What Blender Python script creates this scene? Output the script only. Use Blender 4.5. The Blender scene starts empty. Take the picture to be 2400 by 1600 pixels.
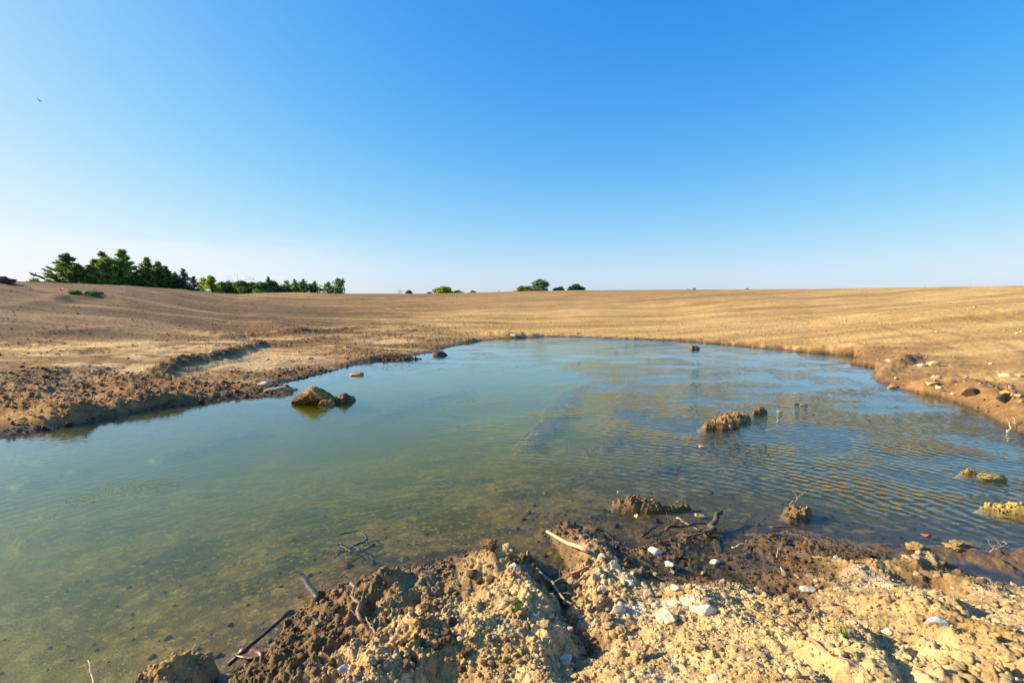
import bpy, bmesh, math, random
import numpy as np
from mathutils import Vector, Matrix
R = math.radians
scene = bpy.context.scene
COL = scene.collection

# ------------------------------------------------------------------ camera
CAM_H = 2.3
F = 1133.0                      # focal length in pixels of a 2400 px wide picture
PITCH = R(4.3)
cd = bpy.data.cameras.new("camera")
cam = bpy.data.objects.new("camera", cd)
COL.objects.link(cam)
cam.location = (0, 0, CAM_H)
cam.rotation_euler = (math.pi/2 - PITCH, 0, 0)
cd.sensor_width = 36.0
cd.lens = 36.0*F/2400.0
cd.clip_start = 0.05
cd.clip_end = 4000
scene.camera = cam
scene.render.resolution_x = 1024
scene.render.resolution_y = 682

# ------------------------------------------------------------------ light
SUN_EL = R(25)
SUN_AZ = R(-84)                 # measured from +Y towards +X: the sun stands to the left
EXPOSURE = 0.95
world = bpy.data.worlds.new("World")
scene.world = world
world.use_nodes = True
wn = world.node_tree.nodes; wl = world.node_tree.links
wn.clear()
wo = wn.new('ShaderNodeOutputWorld'); bg = wn.new('ShaderNodeBackground')
sky = wn.new('ShaderNodeTexSky'); sky.sky_type = 'NISHITA'; sky.sun_disc = False
sky.sun_elevation = SUN_EL; sky.sun_rotation = SUN_AZ
sky.air_density = 1.0; sky.dust_density = 0.9; sky.ozone_density = 2.2; sky.altitude = 0
bg.inputs['Strength'].default_value = 0.085
hs = wn.new('ShaderNodeHueSaturation'); hs.inputs['Saturation'].default_value = 1.43
tint_ = wn.new('ShaderNodeVectorMath'); tint_.operation = 'MULTIPLY'; tint_.inputs[1].default_value = (.86, .97, 1.12)
wl.new(sky.outputs[0], hs.inputs['Color']); wl.new(hs.outputs[0], tint_.inputs[0])
SKY_K = .085*2**EXPOSURE       # soft shoulder for the brightest part of the sky, per channel
sep = wn.new('ShaderNodeSeparateXYZ'); com = wn.new('ShaderNodeCombineXYZ'); wl.new(tint_.outputs[0], sep.inputs[0])
for i_, k_ in enumerate((1.95, 2.1, 3.5)):
    m1 = wn.new('ShaderNodeMath'); m1.operation = 'MULTIPLY'; m1.inputs[1].default_value = -k_*SKY_K; wl.new(sep.outputs[i_], m1.inputs[0])
    m2 = wn.new('ShaderNodeMath'); m2.operation = 'EXPONENT'; wl.new(m1.outputs[0], m2.inputs[0])
    m3 = wn.new('ShaderNodeMath'); m3.operation = 'SUBTRACT'; m3.inputs[0].default_value = 1.0; wl.new(m2.outputs[0], m3.inputs[1])
    m4 = wn.new('ShaderNodeMath'); m4.operation = 'DIVIDE'; m4.inputs[1].default_value = SKY_K/1.0; wl.new(m3.outputs[0], m4.inputs[0])
    wl.new(m4.outputs[0], com.inputs[i_])
# a thin veil of high cloud low in the left of the sky
tcw = wn.new('ShaderNodeTexCoord'); sp2 = wn.new('ShaderNodeSeparateXYZ'); wl.new(tcw.outputs['Generated'], sp2.inputs[0])
mpw = wn.new('ShaderNodeMapping'); mpw.inputs['Scale'].default_value = (2.2, 2.2, 26); wl.new(tcw.outputs['Generated'], mpw.inputs[0])
nzw = wn.new('ShaderNodeTexNoise'); nzw.inputs['Scale'].default_value = 1.6; nzw.inputs['Detail'].default_value = 5; wl.new(mpw.outputs[0], nzw.inputs['Vector'])
def wmr(src, a, b, c, d):
    n = wn.new('ShaderNodeMapRange'); n.interpolation_type = 'SMOOTHSTEP'
    for i_, v_ in enumerate((a, b, c, d)): n.inputs[i_+1].default_value = v_
    wl.new(src, n.inputs[0]); return n.outputs[0]
def wmul(a, b):
    n = wn.new('ShaderNodeMath'); n.operation = 'MULTIPLY'; wl.new(a, n.inputs[0]); wl.new(b, n.inputs[1]); return n.outputs[0]
ad_ = wn.new('ShaderNodeMath'); ad_.operation = 'MULTIPLY_ADD'; ad_.inputs[1].default_value = -.09; wl.new(nzw.outputs[0], ad_.inputs[0]); wl.new(sp2.outputs[2], ad_.inputs[2])
veil = wmul(wmr(sp2.outputs[0], -.62, -.15, 1, 0), wmr(ad_.outputs[0], .04, .085, .45, 0))
mxw = wn.new('ShaderNodeMix'); mxw.data_type = 'RGBA'; mxw.inputs[7].default_value = (.93/SKY_K, .97/SKY_K, 1.0/SKY_K, 1)
wl.new(veil, mxw.inputs[0]); wl.new(com.outputs[0], mxw.inputs[6]); wl.new(mxw.outputs[2], bg.inputs[0]); wl.new(bg.outputs[0], wo.inputs[0])
sd_ = bpy.data.lights.new("sun", 'SUN')
sd_.energy = 5.0; sd_.angle = R(0.53); sd_.color = (1.0, 0.86, 0.58)
sun = bpy.data.objects.new("sun", sd_); COL.objects.link(sun)
sdir = Vector((math.sin(SUN_AZ)*math.cos(SUN_EL), math.cos(SUN_AZ)*math.cos(SUN_EL), math.sin(SUN_EL)))
sun.rotation_euler = sdir.to_track_quat('Z', 'Y').to_euler()
sun.location = (-30, 0, 30)
scene.view_settings.view_transform = 'Standard'
scene.view_settings.look = 'None'
scene.view_settings.exposure = EXPOSURE
scene.view_settings.gamma = 1
scene.cycles.max_bounces = 8
scene.cycles.volume_bounces = 1
scene.cycles.transparent_max_bounces = 8
scene.cycles.use_denoising = True

# ------------------------------------------------------------------ helpers
def ray(px, py):
    a = (px-1200.0)/F; b = (800.0-py)/F
    cp, sp = math.cos(PITCH), math.sin(PITCH)
    return np.array([a, cp+sp*b, b*cp-sp])
def U(px, py, z=0.0):
    d = ray(px, py); t = (z-CAM_H)/d[2]
    return (d[0]*t, d[1]*t)
def sstep(a, b, x):
    t = np.clip((x-a)/(b-a), 0, 1); return t*t*(3-2*t)
def _hash(ix, iy, seed):
    h = (ix.astype(np.int64)*374761393 + iy.astype(np.int64)*668265263 + seed*1442695041) & 0x7fffffff
    h = ((h ^ (h >> 13))*1274126177) & 0x7fffffff
    h = ((h ^ (h >> 15))*2246822519) & 0x7fffffff
    return ((h ^ (h >> 14)) & 0xffffff)/float(0xffffff)
def vnoise(x, y, seed=0):
    ix = np.floor(x); iy = np.floor(y); fx = x-ix; fy = y-iy
    ix = ix.astype(np.int64); iy = iy.astype(np.int64)
    ux = fx*fx*fx*(fx*(fx*6-15)+10); uy = fy*fy*fy*(fy*(fy*6-15)+10)
    a = _hash(ix, iy, seed); b = _hash(ix+1, iy, seed); c = _hash(ix, iy+1, seed); d = _hash(ix+1, iy+1, seed)
    return (a*(1-ux)+b*ux)*(1-uy)+(c*(1-ux)+d*ux)*uy
def fbm(x, y, octv=4, seed=0, gain=.5):
    s = 0; a = 1; n = 0
    for i in range(octv):
        ca, sa = math.cos(.7*i+.3), math.sin(.7*i+.3)
        s = s + a*vnoise((x*ca-y*sa)*2**i, (x*sa+y*ca)*2**i, seed+i*17); n += a; a *= gain
    return s/n
def cobble(x, y, size, seed, dens=.7):
    """irregular lumps of about the given size"""
    X = x/size+0.45*(vnoise(x/size*1.7, y/size*1.7, seed+31)-.5)+.22*(vnoise(x/size*4, y/size*4, seed+33)-.5)
    Y = y/size+0.45*(vnoise(x/size*1.7+9, y/size*1.7, seed+32)-.5)+.22*(vnoise(x/size*4+9, y/size*4, seed+34)-.5)
    ix = np.floor(X).astype(np.int64); iy = np.floor(Y).astype(np.int64)
    out = np.zeros_like(X)
    for dx in (-1, 0, 1):
        for dy in (-1, 0, 1):
            cx = ix+dx; cy = iy+dy
            px = cx+_hash(cx, cy, seed); py = cy+_hash(cx, cy, seed+5)
            r = .25+.45*_hash(cx, cy, seed+9); on = _hash(cx, cy, seed+13) < dens
            an = _hash(cx, cy, seed+21)*3.14; ca = np.cos(an); sa = np.sin(an)
            ux = (X-px)*ca+(Y-py)*sa; uy = -(X-px)*sa+(Y-py)*ca
            d2 = np.maximum(np.maximum(np.abs(ux), np.abs(uy)*1.35), np.abs(ux*.8+uy*.75))/r
            tl = .55+.45*(ux*_hash(cx, cy, seed+25)*2+uy*.8)/r
            h = np.where(on, np.clip((1-d2)*3.2, 0, 1)*r*np.clip(tl, .1, 1.3)*.95, 0)
            out = np.maximum(out, h)
    return out*size
def billow(x, y, octv=5, seed=0, gain=.55):
    s = 0; a = 1; n = 0
    for i in range(octv):
        ca, sa = math.cos(.9*i+.5), math.sin(.9*i+.5)
        X = (x*ca-y*sa)*1.95**i; Y = (x*sa+y*ca)*1.95**i
        s = s + a*np.abs(vnoise(X, Y, seed+i*13)+vnoise(X*1.3+4, Y*1.3, seed+i*13+5)-1)*1.6; n += a; a *= gain
    return s/n
def rmask(x, y):
    return sstep(.44, .60, fbm(x*.26, y*.5, 4, 121))
def mesh_from(name, verts, faces, mat=None, smooth=False, parent=None, cols=None):
    me = bpy.data.meshes.new(name)
    verts = np.asarray(verts, dtype=np.float32); faces = np.asarray(faces, dtype=np.int32)
    k = faces.shape[1]
    me.vertices.add(len(verts)); me.vertices.foreach_set('co', verts.ravel())
    me.loops.add(faces.size); me.loops.foreach_set('vertex_index', faces.ravel())
    me.polygons.add(len(faces)); me.polygons.foreach_set('loop_start', np.arange(0, faces.size, k, dtype=np.int32))
    if smooth: me.polygons.foreach_set('use_smooth', np.ones(len(faces), dtype=bool))
    me.update(calc_edges=True)
    if cols is not None:
        ca = me.color_attributes.new('tone', 'FLOAT_COLOR', 'POINT')
        c4 = np.ones((len(verts), 4), dtype=np.float32); c4[:, :cols.shape[1]] = cols
        ca.data.foreach_set('color', c4.ravel())
    o = bpy.data.objects.new(name, me); COL.objects.link(o)
    if mat: me.materials.append(mat)
    if parent: o.parent = parent
    return o
def tag(o, label=None, cat=None, group=None, kind=None):
    if label: o['label'] = label
    if cat: o['category'] = cat
    if group: o['group'] = group
    if kind: o['kind'] = kind
    return o
def empty(name, loc):
    o = bpy.data.objects.new(name, None); o.empty_display_size = .1; COL.objects.link(o); o.location = loc; return o

# ------------------------------------------------------------------ materials
def nodes(name):
    m = bpy.data.materials.new(name); m.use_nodes = True
    nt = m.node_tree; nt.nodes.clear()
    out = nt.nodes.new('ShaderNodeOutputMaterial')
    return m, nt, nt.nodes, nt.links, out
def soil_material():
    m, nt, N, L, out = nodes('soil')
    p = N.new('ShaderNodeBsdfPrincipled'); L.new(p.outputs[0], out.inputs[0])
    at = N.new('ShaderNodeAttribute'); at.attribute_name = 'tone'
    tc = N.new('ShaderNodeTexCoord')
    n1 = N.new('ShaderNodeTexNoise'); n1.inputs['Scale'].default_value = 55; n1.inputs['Detail'].default_value = 6; n1.inputs['Roughness'].default_value = .7
    n2 = N.new('ShaderNodeTexNoise'); n2.inputs['Scale'].default_value = 6; n2.inputs['Detail'].default_value = 5
    for n in (n1, n2): L.new(tc.outputs['Object'], n.inputs['Vector'])
    r1 = N.new('ShaderNodeMapRange'); r1.inputs[1].default_value = .3; r1.inputs[2].default_value = .7; r1.inputs[3].default_value = .62; r1.inputs[4].default_value = 1.35
    L.new(n1.outputs[0], r1.inputs[0])
    r2 = N.new('ShaderNodeMapRange'); r2.inputs[1].default_value = .3; r2.inputs[2].default_value = .7; r2.inputs[3].default_value = .8; r2.inputs[4].default_value = 1.18
    L.new(n2.outputs[0], r2.inputs[0])
    mu = N.new('ShaderNodeMath'); mu.operation = 'MULTIPLY'; L.new(r1.outputs[0], mu.inputs[0]); L.new(r2.outputs[0], mu.inputs[1])
    vm = N.new('ShaderNodeVectorMath'); vm.operation = 'SCALE'; L.new(at.outputs['Color'], vm.inputs[0]); L.new(mu.outputs[0], vm.inputs['Scale'])
    L.new(vm.outputs[0], p.inputs['Base Color'])
    wa = N.new('ShaderNodeAttribute'); wa.attribute_name = 'wet'
    rr = N.new('ShaderNodeMapRange'); rr.inputs[3].default_value = .95; rr.inputs[4].default_value = .42
    L.new(wa.outputs['Fac'], rr.inputs[0]); L.new(rr.outputs[0], p.inputs['Roughness'])
    p.inputs['Specular IOR Level'].default_value = .25
    b = N.new('ShaderNodeBump'); b.inputs['Distance'].default_value = .012; b.inputs['Strength'].default_value = .8
    L.new(n1.outputs[0], b.inputs['Height']); L.new(b.outputs[0], p.inputs['Normal'])
    return m
def stone_material(name='stone', scale=30, rough=.85, dist=.01, var=.35):
    m, nt, N, L, out = nodes(name)
    p = N.new('ShaderNodeBsdfPrincipled'); L.new(p.outputs[0], out.inputs[0])
    at = N.new('ShaderNodeAttribute'); at.attribute_name = 'tone'
    tc = N.new('ShaderNodeTexCoord')
    n1 = N.new('ShaderNodeTexNoise'); n1.inputs['Scale'].default_value = scale; n1.inputs['Detail'].default_value = 6; n1.inputs['Roughness'].default_value = .65
    L.new(tc.outputs['Object'], n1.inputs['Vector'])
    r1 = N.new('ShaderNodeMapRange'); r1.inputs[1].default_value = .3; r1.inputs[2].default_value = .7; r1.inputs[3].default_value = 1-var; r1.inputs[4].default_value = 1+var*.7
    L.new(n1.outputs[0], r1.inputs[0])
    vm = N.new('ShaderNodeVectorMath'); vm.operation = 'SCALE'; L.new(at.outputs['Color'], vm.inputs[0]); L.new(r1.outputs[0], vm.inputs['Scale'])
    L.new(vm.outputs[0], p.inputs['Base Color'])
    p.inputs['Roughness'].default_value = rough; p.inputs['Specular IOR Level'].default_value = .25
    b = N.new('ShaderNodeBump'); b.inputs['Distance'].default_value = dist; b.inputs['Strength'].default_value = .9
    L.new(n1.outputs[0], b.inputs['Height']); L.new(b.outputs[0], p.inputs['Normal'])
    return m
def leaf_material():
    m, nt, N, L, out = nodes('foliage')
    d = N.new('ShaderNodeBsdfDiffuse'); t = N.new('ShaderNodeBsdfTranslucent'); mx = N.new('ShaderNodeMixShader'); mx.inputs[0].default_value = .42
    at = N.new('ShaderNodeAttribute'); at.attribute_name = 'tone'
    L.new(at.outputs['Color'], d.inputs[0]); L.new(at.outputs['Color'], t.inputs[0])
    L.new(d.outputs[0], mx.inputs[1]); L.new(t.outputs[0], mx.inputs[2]); L.new(mx.outputs[0], out.inputs[0])
    return m
def plain_material(name, col, rough=.8, scale=20, var=.4, stretch=None):
    m, nt, N, L, out = nodes(name)
    p = N.new('ShaderNodeBsdfPrincipled'); L.new(p.outputs[0], out.inputs[0])
    tc = N.new('ShaderNodeTexCoord'); mp = N.new('ShaderNodeMapping')
    if stretch: mp.inputs['Scale'].default_value = stretch
    n1 = N.new('ShaderNodeTexNoise'); n1.inputs['Scale'].default_value = scale; n1.inputs['Detail'].default_value = 5
    L.new(tc.outputs['Object'], mp.inputs[0]); L.new(mp.outputs[0], n1.inputs['Vector'])
    cr = N.new('ShaderNodeValToRGB')
    cr.color_ramp.elements[0].position = .3; cr.color_ramp.elements[1].position = .7
    cr.color_ramp.elements[0].color = [c*(1-var) for c in col]+[1]; cr.color_ramp.elements[1].color = [min(1, c*(1+var)) for c in col]+[1]
    L.new(n1.outputs[0], cr.inputs[0]); L.new(cr.outputs[0], p.inputs['Base Color'])
    p.inputs['Roughness'].default_value = rough
    b = N.new('ShaderNodeBump'); b.inputs['Distance'].default_value = .004; L.new(n1.outputs[0], b.inputs['Height']); L.new(b.outputs[0], p.inputs['Normal'])
    return m
M_SOIL = soil_material()
M_STONE = stone_material()
M_BOULDER = stone_material('boulder_rock', 17, .9, .12, .75)
M_LEAF = leaf_material()
M_BARK = plain_material('bark', (.10, .07, .045), .9, 6)
M_STICK = plain_material('weathered_wood', (.34, .22, .12), .8, 30, .45, (1, 1, 1))
M_PALEWOOD = plain_material('pale_dry_wood', (.55, .40, .24), .8, 30, .3)
M_DARKWOOD = plain_material('charred_wet_wood', (.03, .02, .016), .5, 40, .5)
M_REDWOOD = plain_material('red_brown_wet_wood', (.16, .06, .035), .45, 25, .5)
M_PINK = plain_material('pink_marker_plastic', (.85, .05, .18), .5, 5, .05)
M_BIRD = plain_material('dark_feathers', (.05, .055, .06), .8, 30, .2)

# ------------------------------------------------------------------ pond outline (water level is z = 0)
far_px = [(180,993),(310,967),(360,957),(460,946),(550,934),(600,930),(640,926),(690,925),(700,912),(668,905),(640,900),(715,886),(776,869),(850,850),
  (900,842),(980,832),(1020,826),(1060,812),(1120,800),(1195,793),(1275,789),(1357,790),(1450,794),(1530,796),(1632,802),(1729,810),(1804,817),(1906,827),
  (1995,834),(2025,844),(1991,853),(2059,864),(2040,874),(2032,883),(2059,897),(2086,901),(2103,909),(2144,920),(2212,930),(2263,947),(2314,973),(2400,1014)]
near_px = [(2400,1288),(2290,1288),(2200,1276),(2100,1268),(2000,1272),(1950,1258),(1900,1246),(1850,1240),(1790,1250),(1745,1262),(1735,1290),(1700,1292),(1690,1262),(1640,1244),(1590,1250),
  (1540,1272),(1480,1285),(1440,1262),(1400,1235),(1345,1225),(1305,1228),(1292,1262),(1325,1300),(1335,1330),(1290,1345),(1255,1325),(1235,1300),
  (1150,1285),(1060,1300),(980,1315),(880,1335),(800,1375),(725,1430),(668,1480),(655,1515),(575,1550),(490,1640)]
poly = [(-8.9, 8.4)]+[U(*p) for p in far_px]+[(10.6, 7.4), (11.4, 6.2), (10.2, 5.1), (7.5, 4.7)]+[U(*p) for p in near_px]+[(-2.0, 2.1), (-2.6, 1.1), (-3.8, -.4), (-6, -1.5), (-8.2, 0), (-9.2, 3), (-9.3, 6)]
poly = np.array(poly)
def pond_sd(x, y):
    d2 = np.full(x.shape, 1e9); inside = np.zeros(x.shape, dtype=bool)
    n = len(poly)
    for i in range(n):
        ax, ay = poly[i]; bx, by = poly[(i+1) % n]
        ex, ey = bx-ax, by-ay
        t = np.clip(((x-ax)*ex+(y-ay)*ey)/(ex*ex+ey*ey), 0, 1)
        dx = x-ax-t*ex; dy = y-ay-t*ey
        d2 = np.minimum(d2, dx*dx+dy*dy)
        if ay != by:
            c = ((ay > y) != (by > y)) & (x < (bx-ax)*(y-ay)/(by-ay)+ax)
            inside ^= c
    d = np.sqrt(d2)
    return np.where(inside, -d, d)
def seg_profile(x, y, pts):
    """distance to a polyline and interpolated third value"""
    best = np.full(x.shape, 1e9); val = np.zeros(x.shape); side = np.zeros(x.shape)
    for (ax, ay, av), (bx, by, bv) in zip(pts[:-1], pts[1:]):
        ex, ey = bx-ax, by-ay; t = np.clip(((x-ax)*ex+(y-ay)*ey)/(ex*ex+ey*ey), 0, 1)
        d = np.hypot(x-ax-t*ex, y-ay-t*ey); m = d < best
        best = np.where(m, d, best); val = np.where(m, av+(bv-av)*t, val)
    return best, val
SKY_T = np.array([(-1400,640),(-200,655),(0,657),(100,661),(200,665),(300,669),(400,676),(450,681),(520,687),(560,689),(620,686),(700,685),(800,688),(1000,688),(1100,686),(1200,683),(1350,680),(1500,679),(1700,678),(1900,677),(2100,674),(2400,669),(2700,662),(4000,650)], float)
D_T = np.array([(-1400,60),(0,68),(300,74),(540,84),(700,92),(900,88),(1500,84),(2400,74),(4000,60)], float)
RS_T = np.array([(-1400,22),(0,30),(300,31),(600,33),(1000,35),(1250,36),(1500,34),(1700,29),(1900,25),(2050,19),(2200,14),(2400,11),(4000,12)], float)
def ridge(x, y, pxpts, h, w, seed=3):
    pts = [(*U(a, b, z), hh) for a, b, z, hh in pxpts]
    d, v = seg_profile(x, y, pts)
    return h*v*np.exp(-(d/w)**2)
LEFT_RIDGES = [
  ([(340,880,.4,.6),(430,845,.4,1),(520,822,.5,1),(600,800,.5,1.2),(650,798,.5,.5)], .22, .45),
  ([(530,785,.5,.6),(640,778,.5,1),(780,772,.5,1),(860,768,.5,.4)], .28, .8),
  ([(1000,775,.5,.4),(1130,772,.5,.9),(1190,780,.3,1.4),(1250,782,.2,.7)], .26, .8),
  ([(560,800,.5,.4),(700,790,.5,.8),(850,783,.5,.5)], .16, .6),
  ([(30,775,.5,.3),(150,757,.7,.8),(260,755,.7,.8),(330,757,.7,.3)], .30, 1.0),
  ([(0,800,.5,.6),(110,795,.5,1),(260,785,.5,.4)], .14, .8),
  ([(0,835,.4,.5),(150,828,.4,1),(330,812,.4,.5)], .12, .6),
  ([(0,880,.4,.5),(90,872,.4,1),(230,862,.4,.6)], .13, .5),
  ([(0,930,.4,.8),(120,935,.4,1),(230,950,.35,1.1),(330,935,.3,.7)], .13, .4),
  ([(880,775,.5,.4),(1000,790,.4,.9),(1110,792,.2,.6)], .22, .7),
  ([(240,875,.4,.5),(330,905,.4,1),(440,925,.3,.8)], .10, .35),
  ([(0,715,2,.6),(300,712,2,.9),(600,722,2,.5)], .22, 1.2),
  ([(0,738,1.2,.6),(250,732,1.2,.9),(500,738,1,.5)], .16, 1.0),
]
RIGHT_RIDGES = [
  ([(1560,800,.1,.3),(1700,806,.1,.9),(1760,812,.1,.5)], .14, .5),
  ([(1830,815,.1,.4),(2000,824,.1,1),(2060,835,.1,.8)], .10, .5),
  ([(2060,880,.1,.5),(2110,860,.2,1.1),(2140,850,.2,.7)], .22, .35),
  ([(2130,905,.1,.4),(2230,900,.2,.8),(2330,930,.2,.9),(2400,960,.2,.8)], .16, .45),
]
SUBMERGED = [
  ([(400,1066,-.2,.8),(450,1050,-.2,1),(520,1030,-.2,1),(610,1010,-.2,.7)], .42, .30),
  ([(290,1025,-.2,.5),(420,1005,-.2,1),(560,985,-.2,.6)], .34, .32),
  ([(-60,1160,-.3,.8),(60,1142,-.3,1),(180,1120,-.3,.8)], .3, .25),
  ([(820,1010,-.3,.3),(960,960,-.3,1),(1100,920,-.3,.5)], .35, .4),
  ([(1560,835,-.1,.8),(1510,880,-.1,1),(1470,960,-.1,1),(1440,1010,-.1,.5)], .30, .45),
  ([(1360,900,-.2,.5),(1310,960,-.2,1),(1240,1050,-.2,.6)], .25, .4),
  ([(1150,1110,-.1,.5),(1280,1150,-.1,1),(1450,1110,-.1,1),(1560,1100,-.1,.6)], .20, .35),
  ([(1350,1050,-.1,.4),(1500,1040,-.1,1),(1640,1055,-.1,1),(1760,1110,-.1,.7)], .20, .28),
  ([(1480,1180,-.05,.6),(1640,1140,-.05,.8),(1800,1120,-.05,.4)], .10, .3),
]
# mud islets: px, py, height, radius x, radius y, rotation
TRACKS = []
for pa in ([(0,905),(160,850),(420,800),(760,770),(1000,762)], [(120,960),(300,880),(520,800),(560,770)], [(0,770),(300,760),(700,755),(1000,745),(1300,735)],
           [(430,900),(560,850),(800,800),(980,770)], [(900,760),(1300,745),(1800,752),(2300,790)], [(2399,800),(2200,770),(1900,740),(1500,715)], [(2380,860),(2250,820),(2100,790),(1800,765)]):
    TRACKS.append([(*U(a, b, .35), 1.0) for a, b in pa])
def track_mask(x, y):
    out = np.zeros_like(x)
    for tr in TRACKS:
        d, v = seg_profile(x, y, tr); d = d+(fbm(x*.3, y*.3, 2, 31)-.5)*.5
        out = np.maximum(out, np.exp(-((d-.85)/.22)**2)); 
    return out*sstep(.3, .5, fbm(x*.4, y*.4, 3, 33))
def near_shape(x, y, sd):
    """the spoil bank the photographer stands on"""
    s = np.clip(sd, 0, None)
    right = sstep(.2, 1.3, x)
    z = (.04*(1-np.exp(-s/.06))+.60*(1-np.exp(-s/1.5)))*(1-right) + right*(.045*(1-np.exp(-s/.1))+.60*sstep(.1, 2.5, s))
    # crests, given as px, py, z, weight
    def rd(pts, h, w): return ridge(x, y, pts, h, w)
    z = z + rd([(690,1440,.25,.7),(800,1385,.3,.9),(900,1330,.3,1),(1040,1300,.3,1),(1140,1285,.35,1.15)], .09, .17)
    z = z + rd([(1165,1280,.45,1),(1215,1310,.45,1.1),(1240,1350,.45,.9)], .12, .16)
    z = z + rd([(1150,1350,.5,.6),(1200,1400,.5,.8),(1260,1430,.6,.8)], .06, .18)
    z = z + rd([(1320,1225,.2,.7),(1400,1245,.3,1.1),(1450,1290,.3,1.1),(1560,1330,.4,.8),(1700,1350,.4,.5)], .10, .22)
    z = z + rd([(1900,1300,.3,.2),(2060,1290,.3,.5),(2160,1292,.2,1.2),(2230,1300,.2,1.0),(2300,1330,.2,.4)], .09, .14)
    z = z + rd([(1640,1430,.5,1),(1740,1400,.5,.6)], .05, .12)
    z = z - rd([(1290,1330,.1,1.2),(1330,1380,.3,1.0),(1370,1430,.4,.9),(1330,1470,.5,.8),(1420,1520,.6,.7),(1560,1560,.6,.8)], .11, .13)
    z = z - rd([(1040,1540,.5,1),(1100,1570,.5,1.1),(1160,1560,.5,.7)], .26, .15)
    z = z + rd([(980,1500,.6,.8),(1010,1550,.6,1),(990,1620,.6,.6)], .10, .09)
    z = z - rd([(930,1400,.3,1),(1050,1380,.3,.9)], .09, .18)
    z = z - rd([(1700,1590,.7,1),(1570,1575,.7,.8)], .12, .10)
    z = z - rd([(2150,1420,.5,.5),(2270,1490,.6,1),(2400,1570,.6,1)], .09, .05)
    z = z + rd([(2130,1440,.5,.5),(2240,1510,.6,1),(2360,1600,.6,1)], .05, .07)
    z = z - rd([(2060,1450,.5,.5),(2120,1540,.6,1),(2160,1620,.6,1)], .08, .05)
    z = z - rd([(2290,1390,.4,.5),(2400,1450,.5,1)], .06, .05)
    z = z - rd([(1820,1450,.5,.5),(1900,1500,.6,1),(1960,1560,.6,1)], .06, .06)
    for dx, a in ((0, 1), (.22, .7), (.45, .8)):
        pass
    z = z - .05*sstep(0, .5, s) + .08*(fbm(x*1.6+9, y*1.6, 3, 41)-.5)*sstep(0, .5, s)*2
    return z
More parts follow.
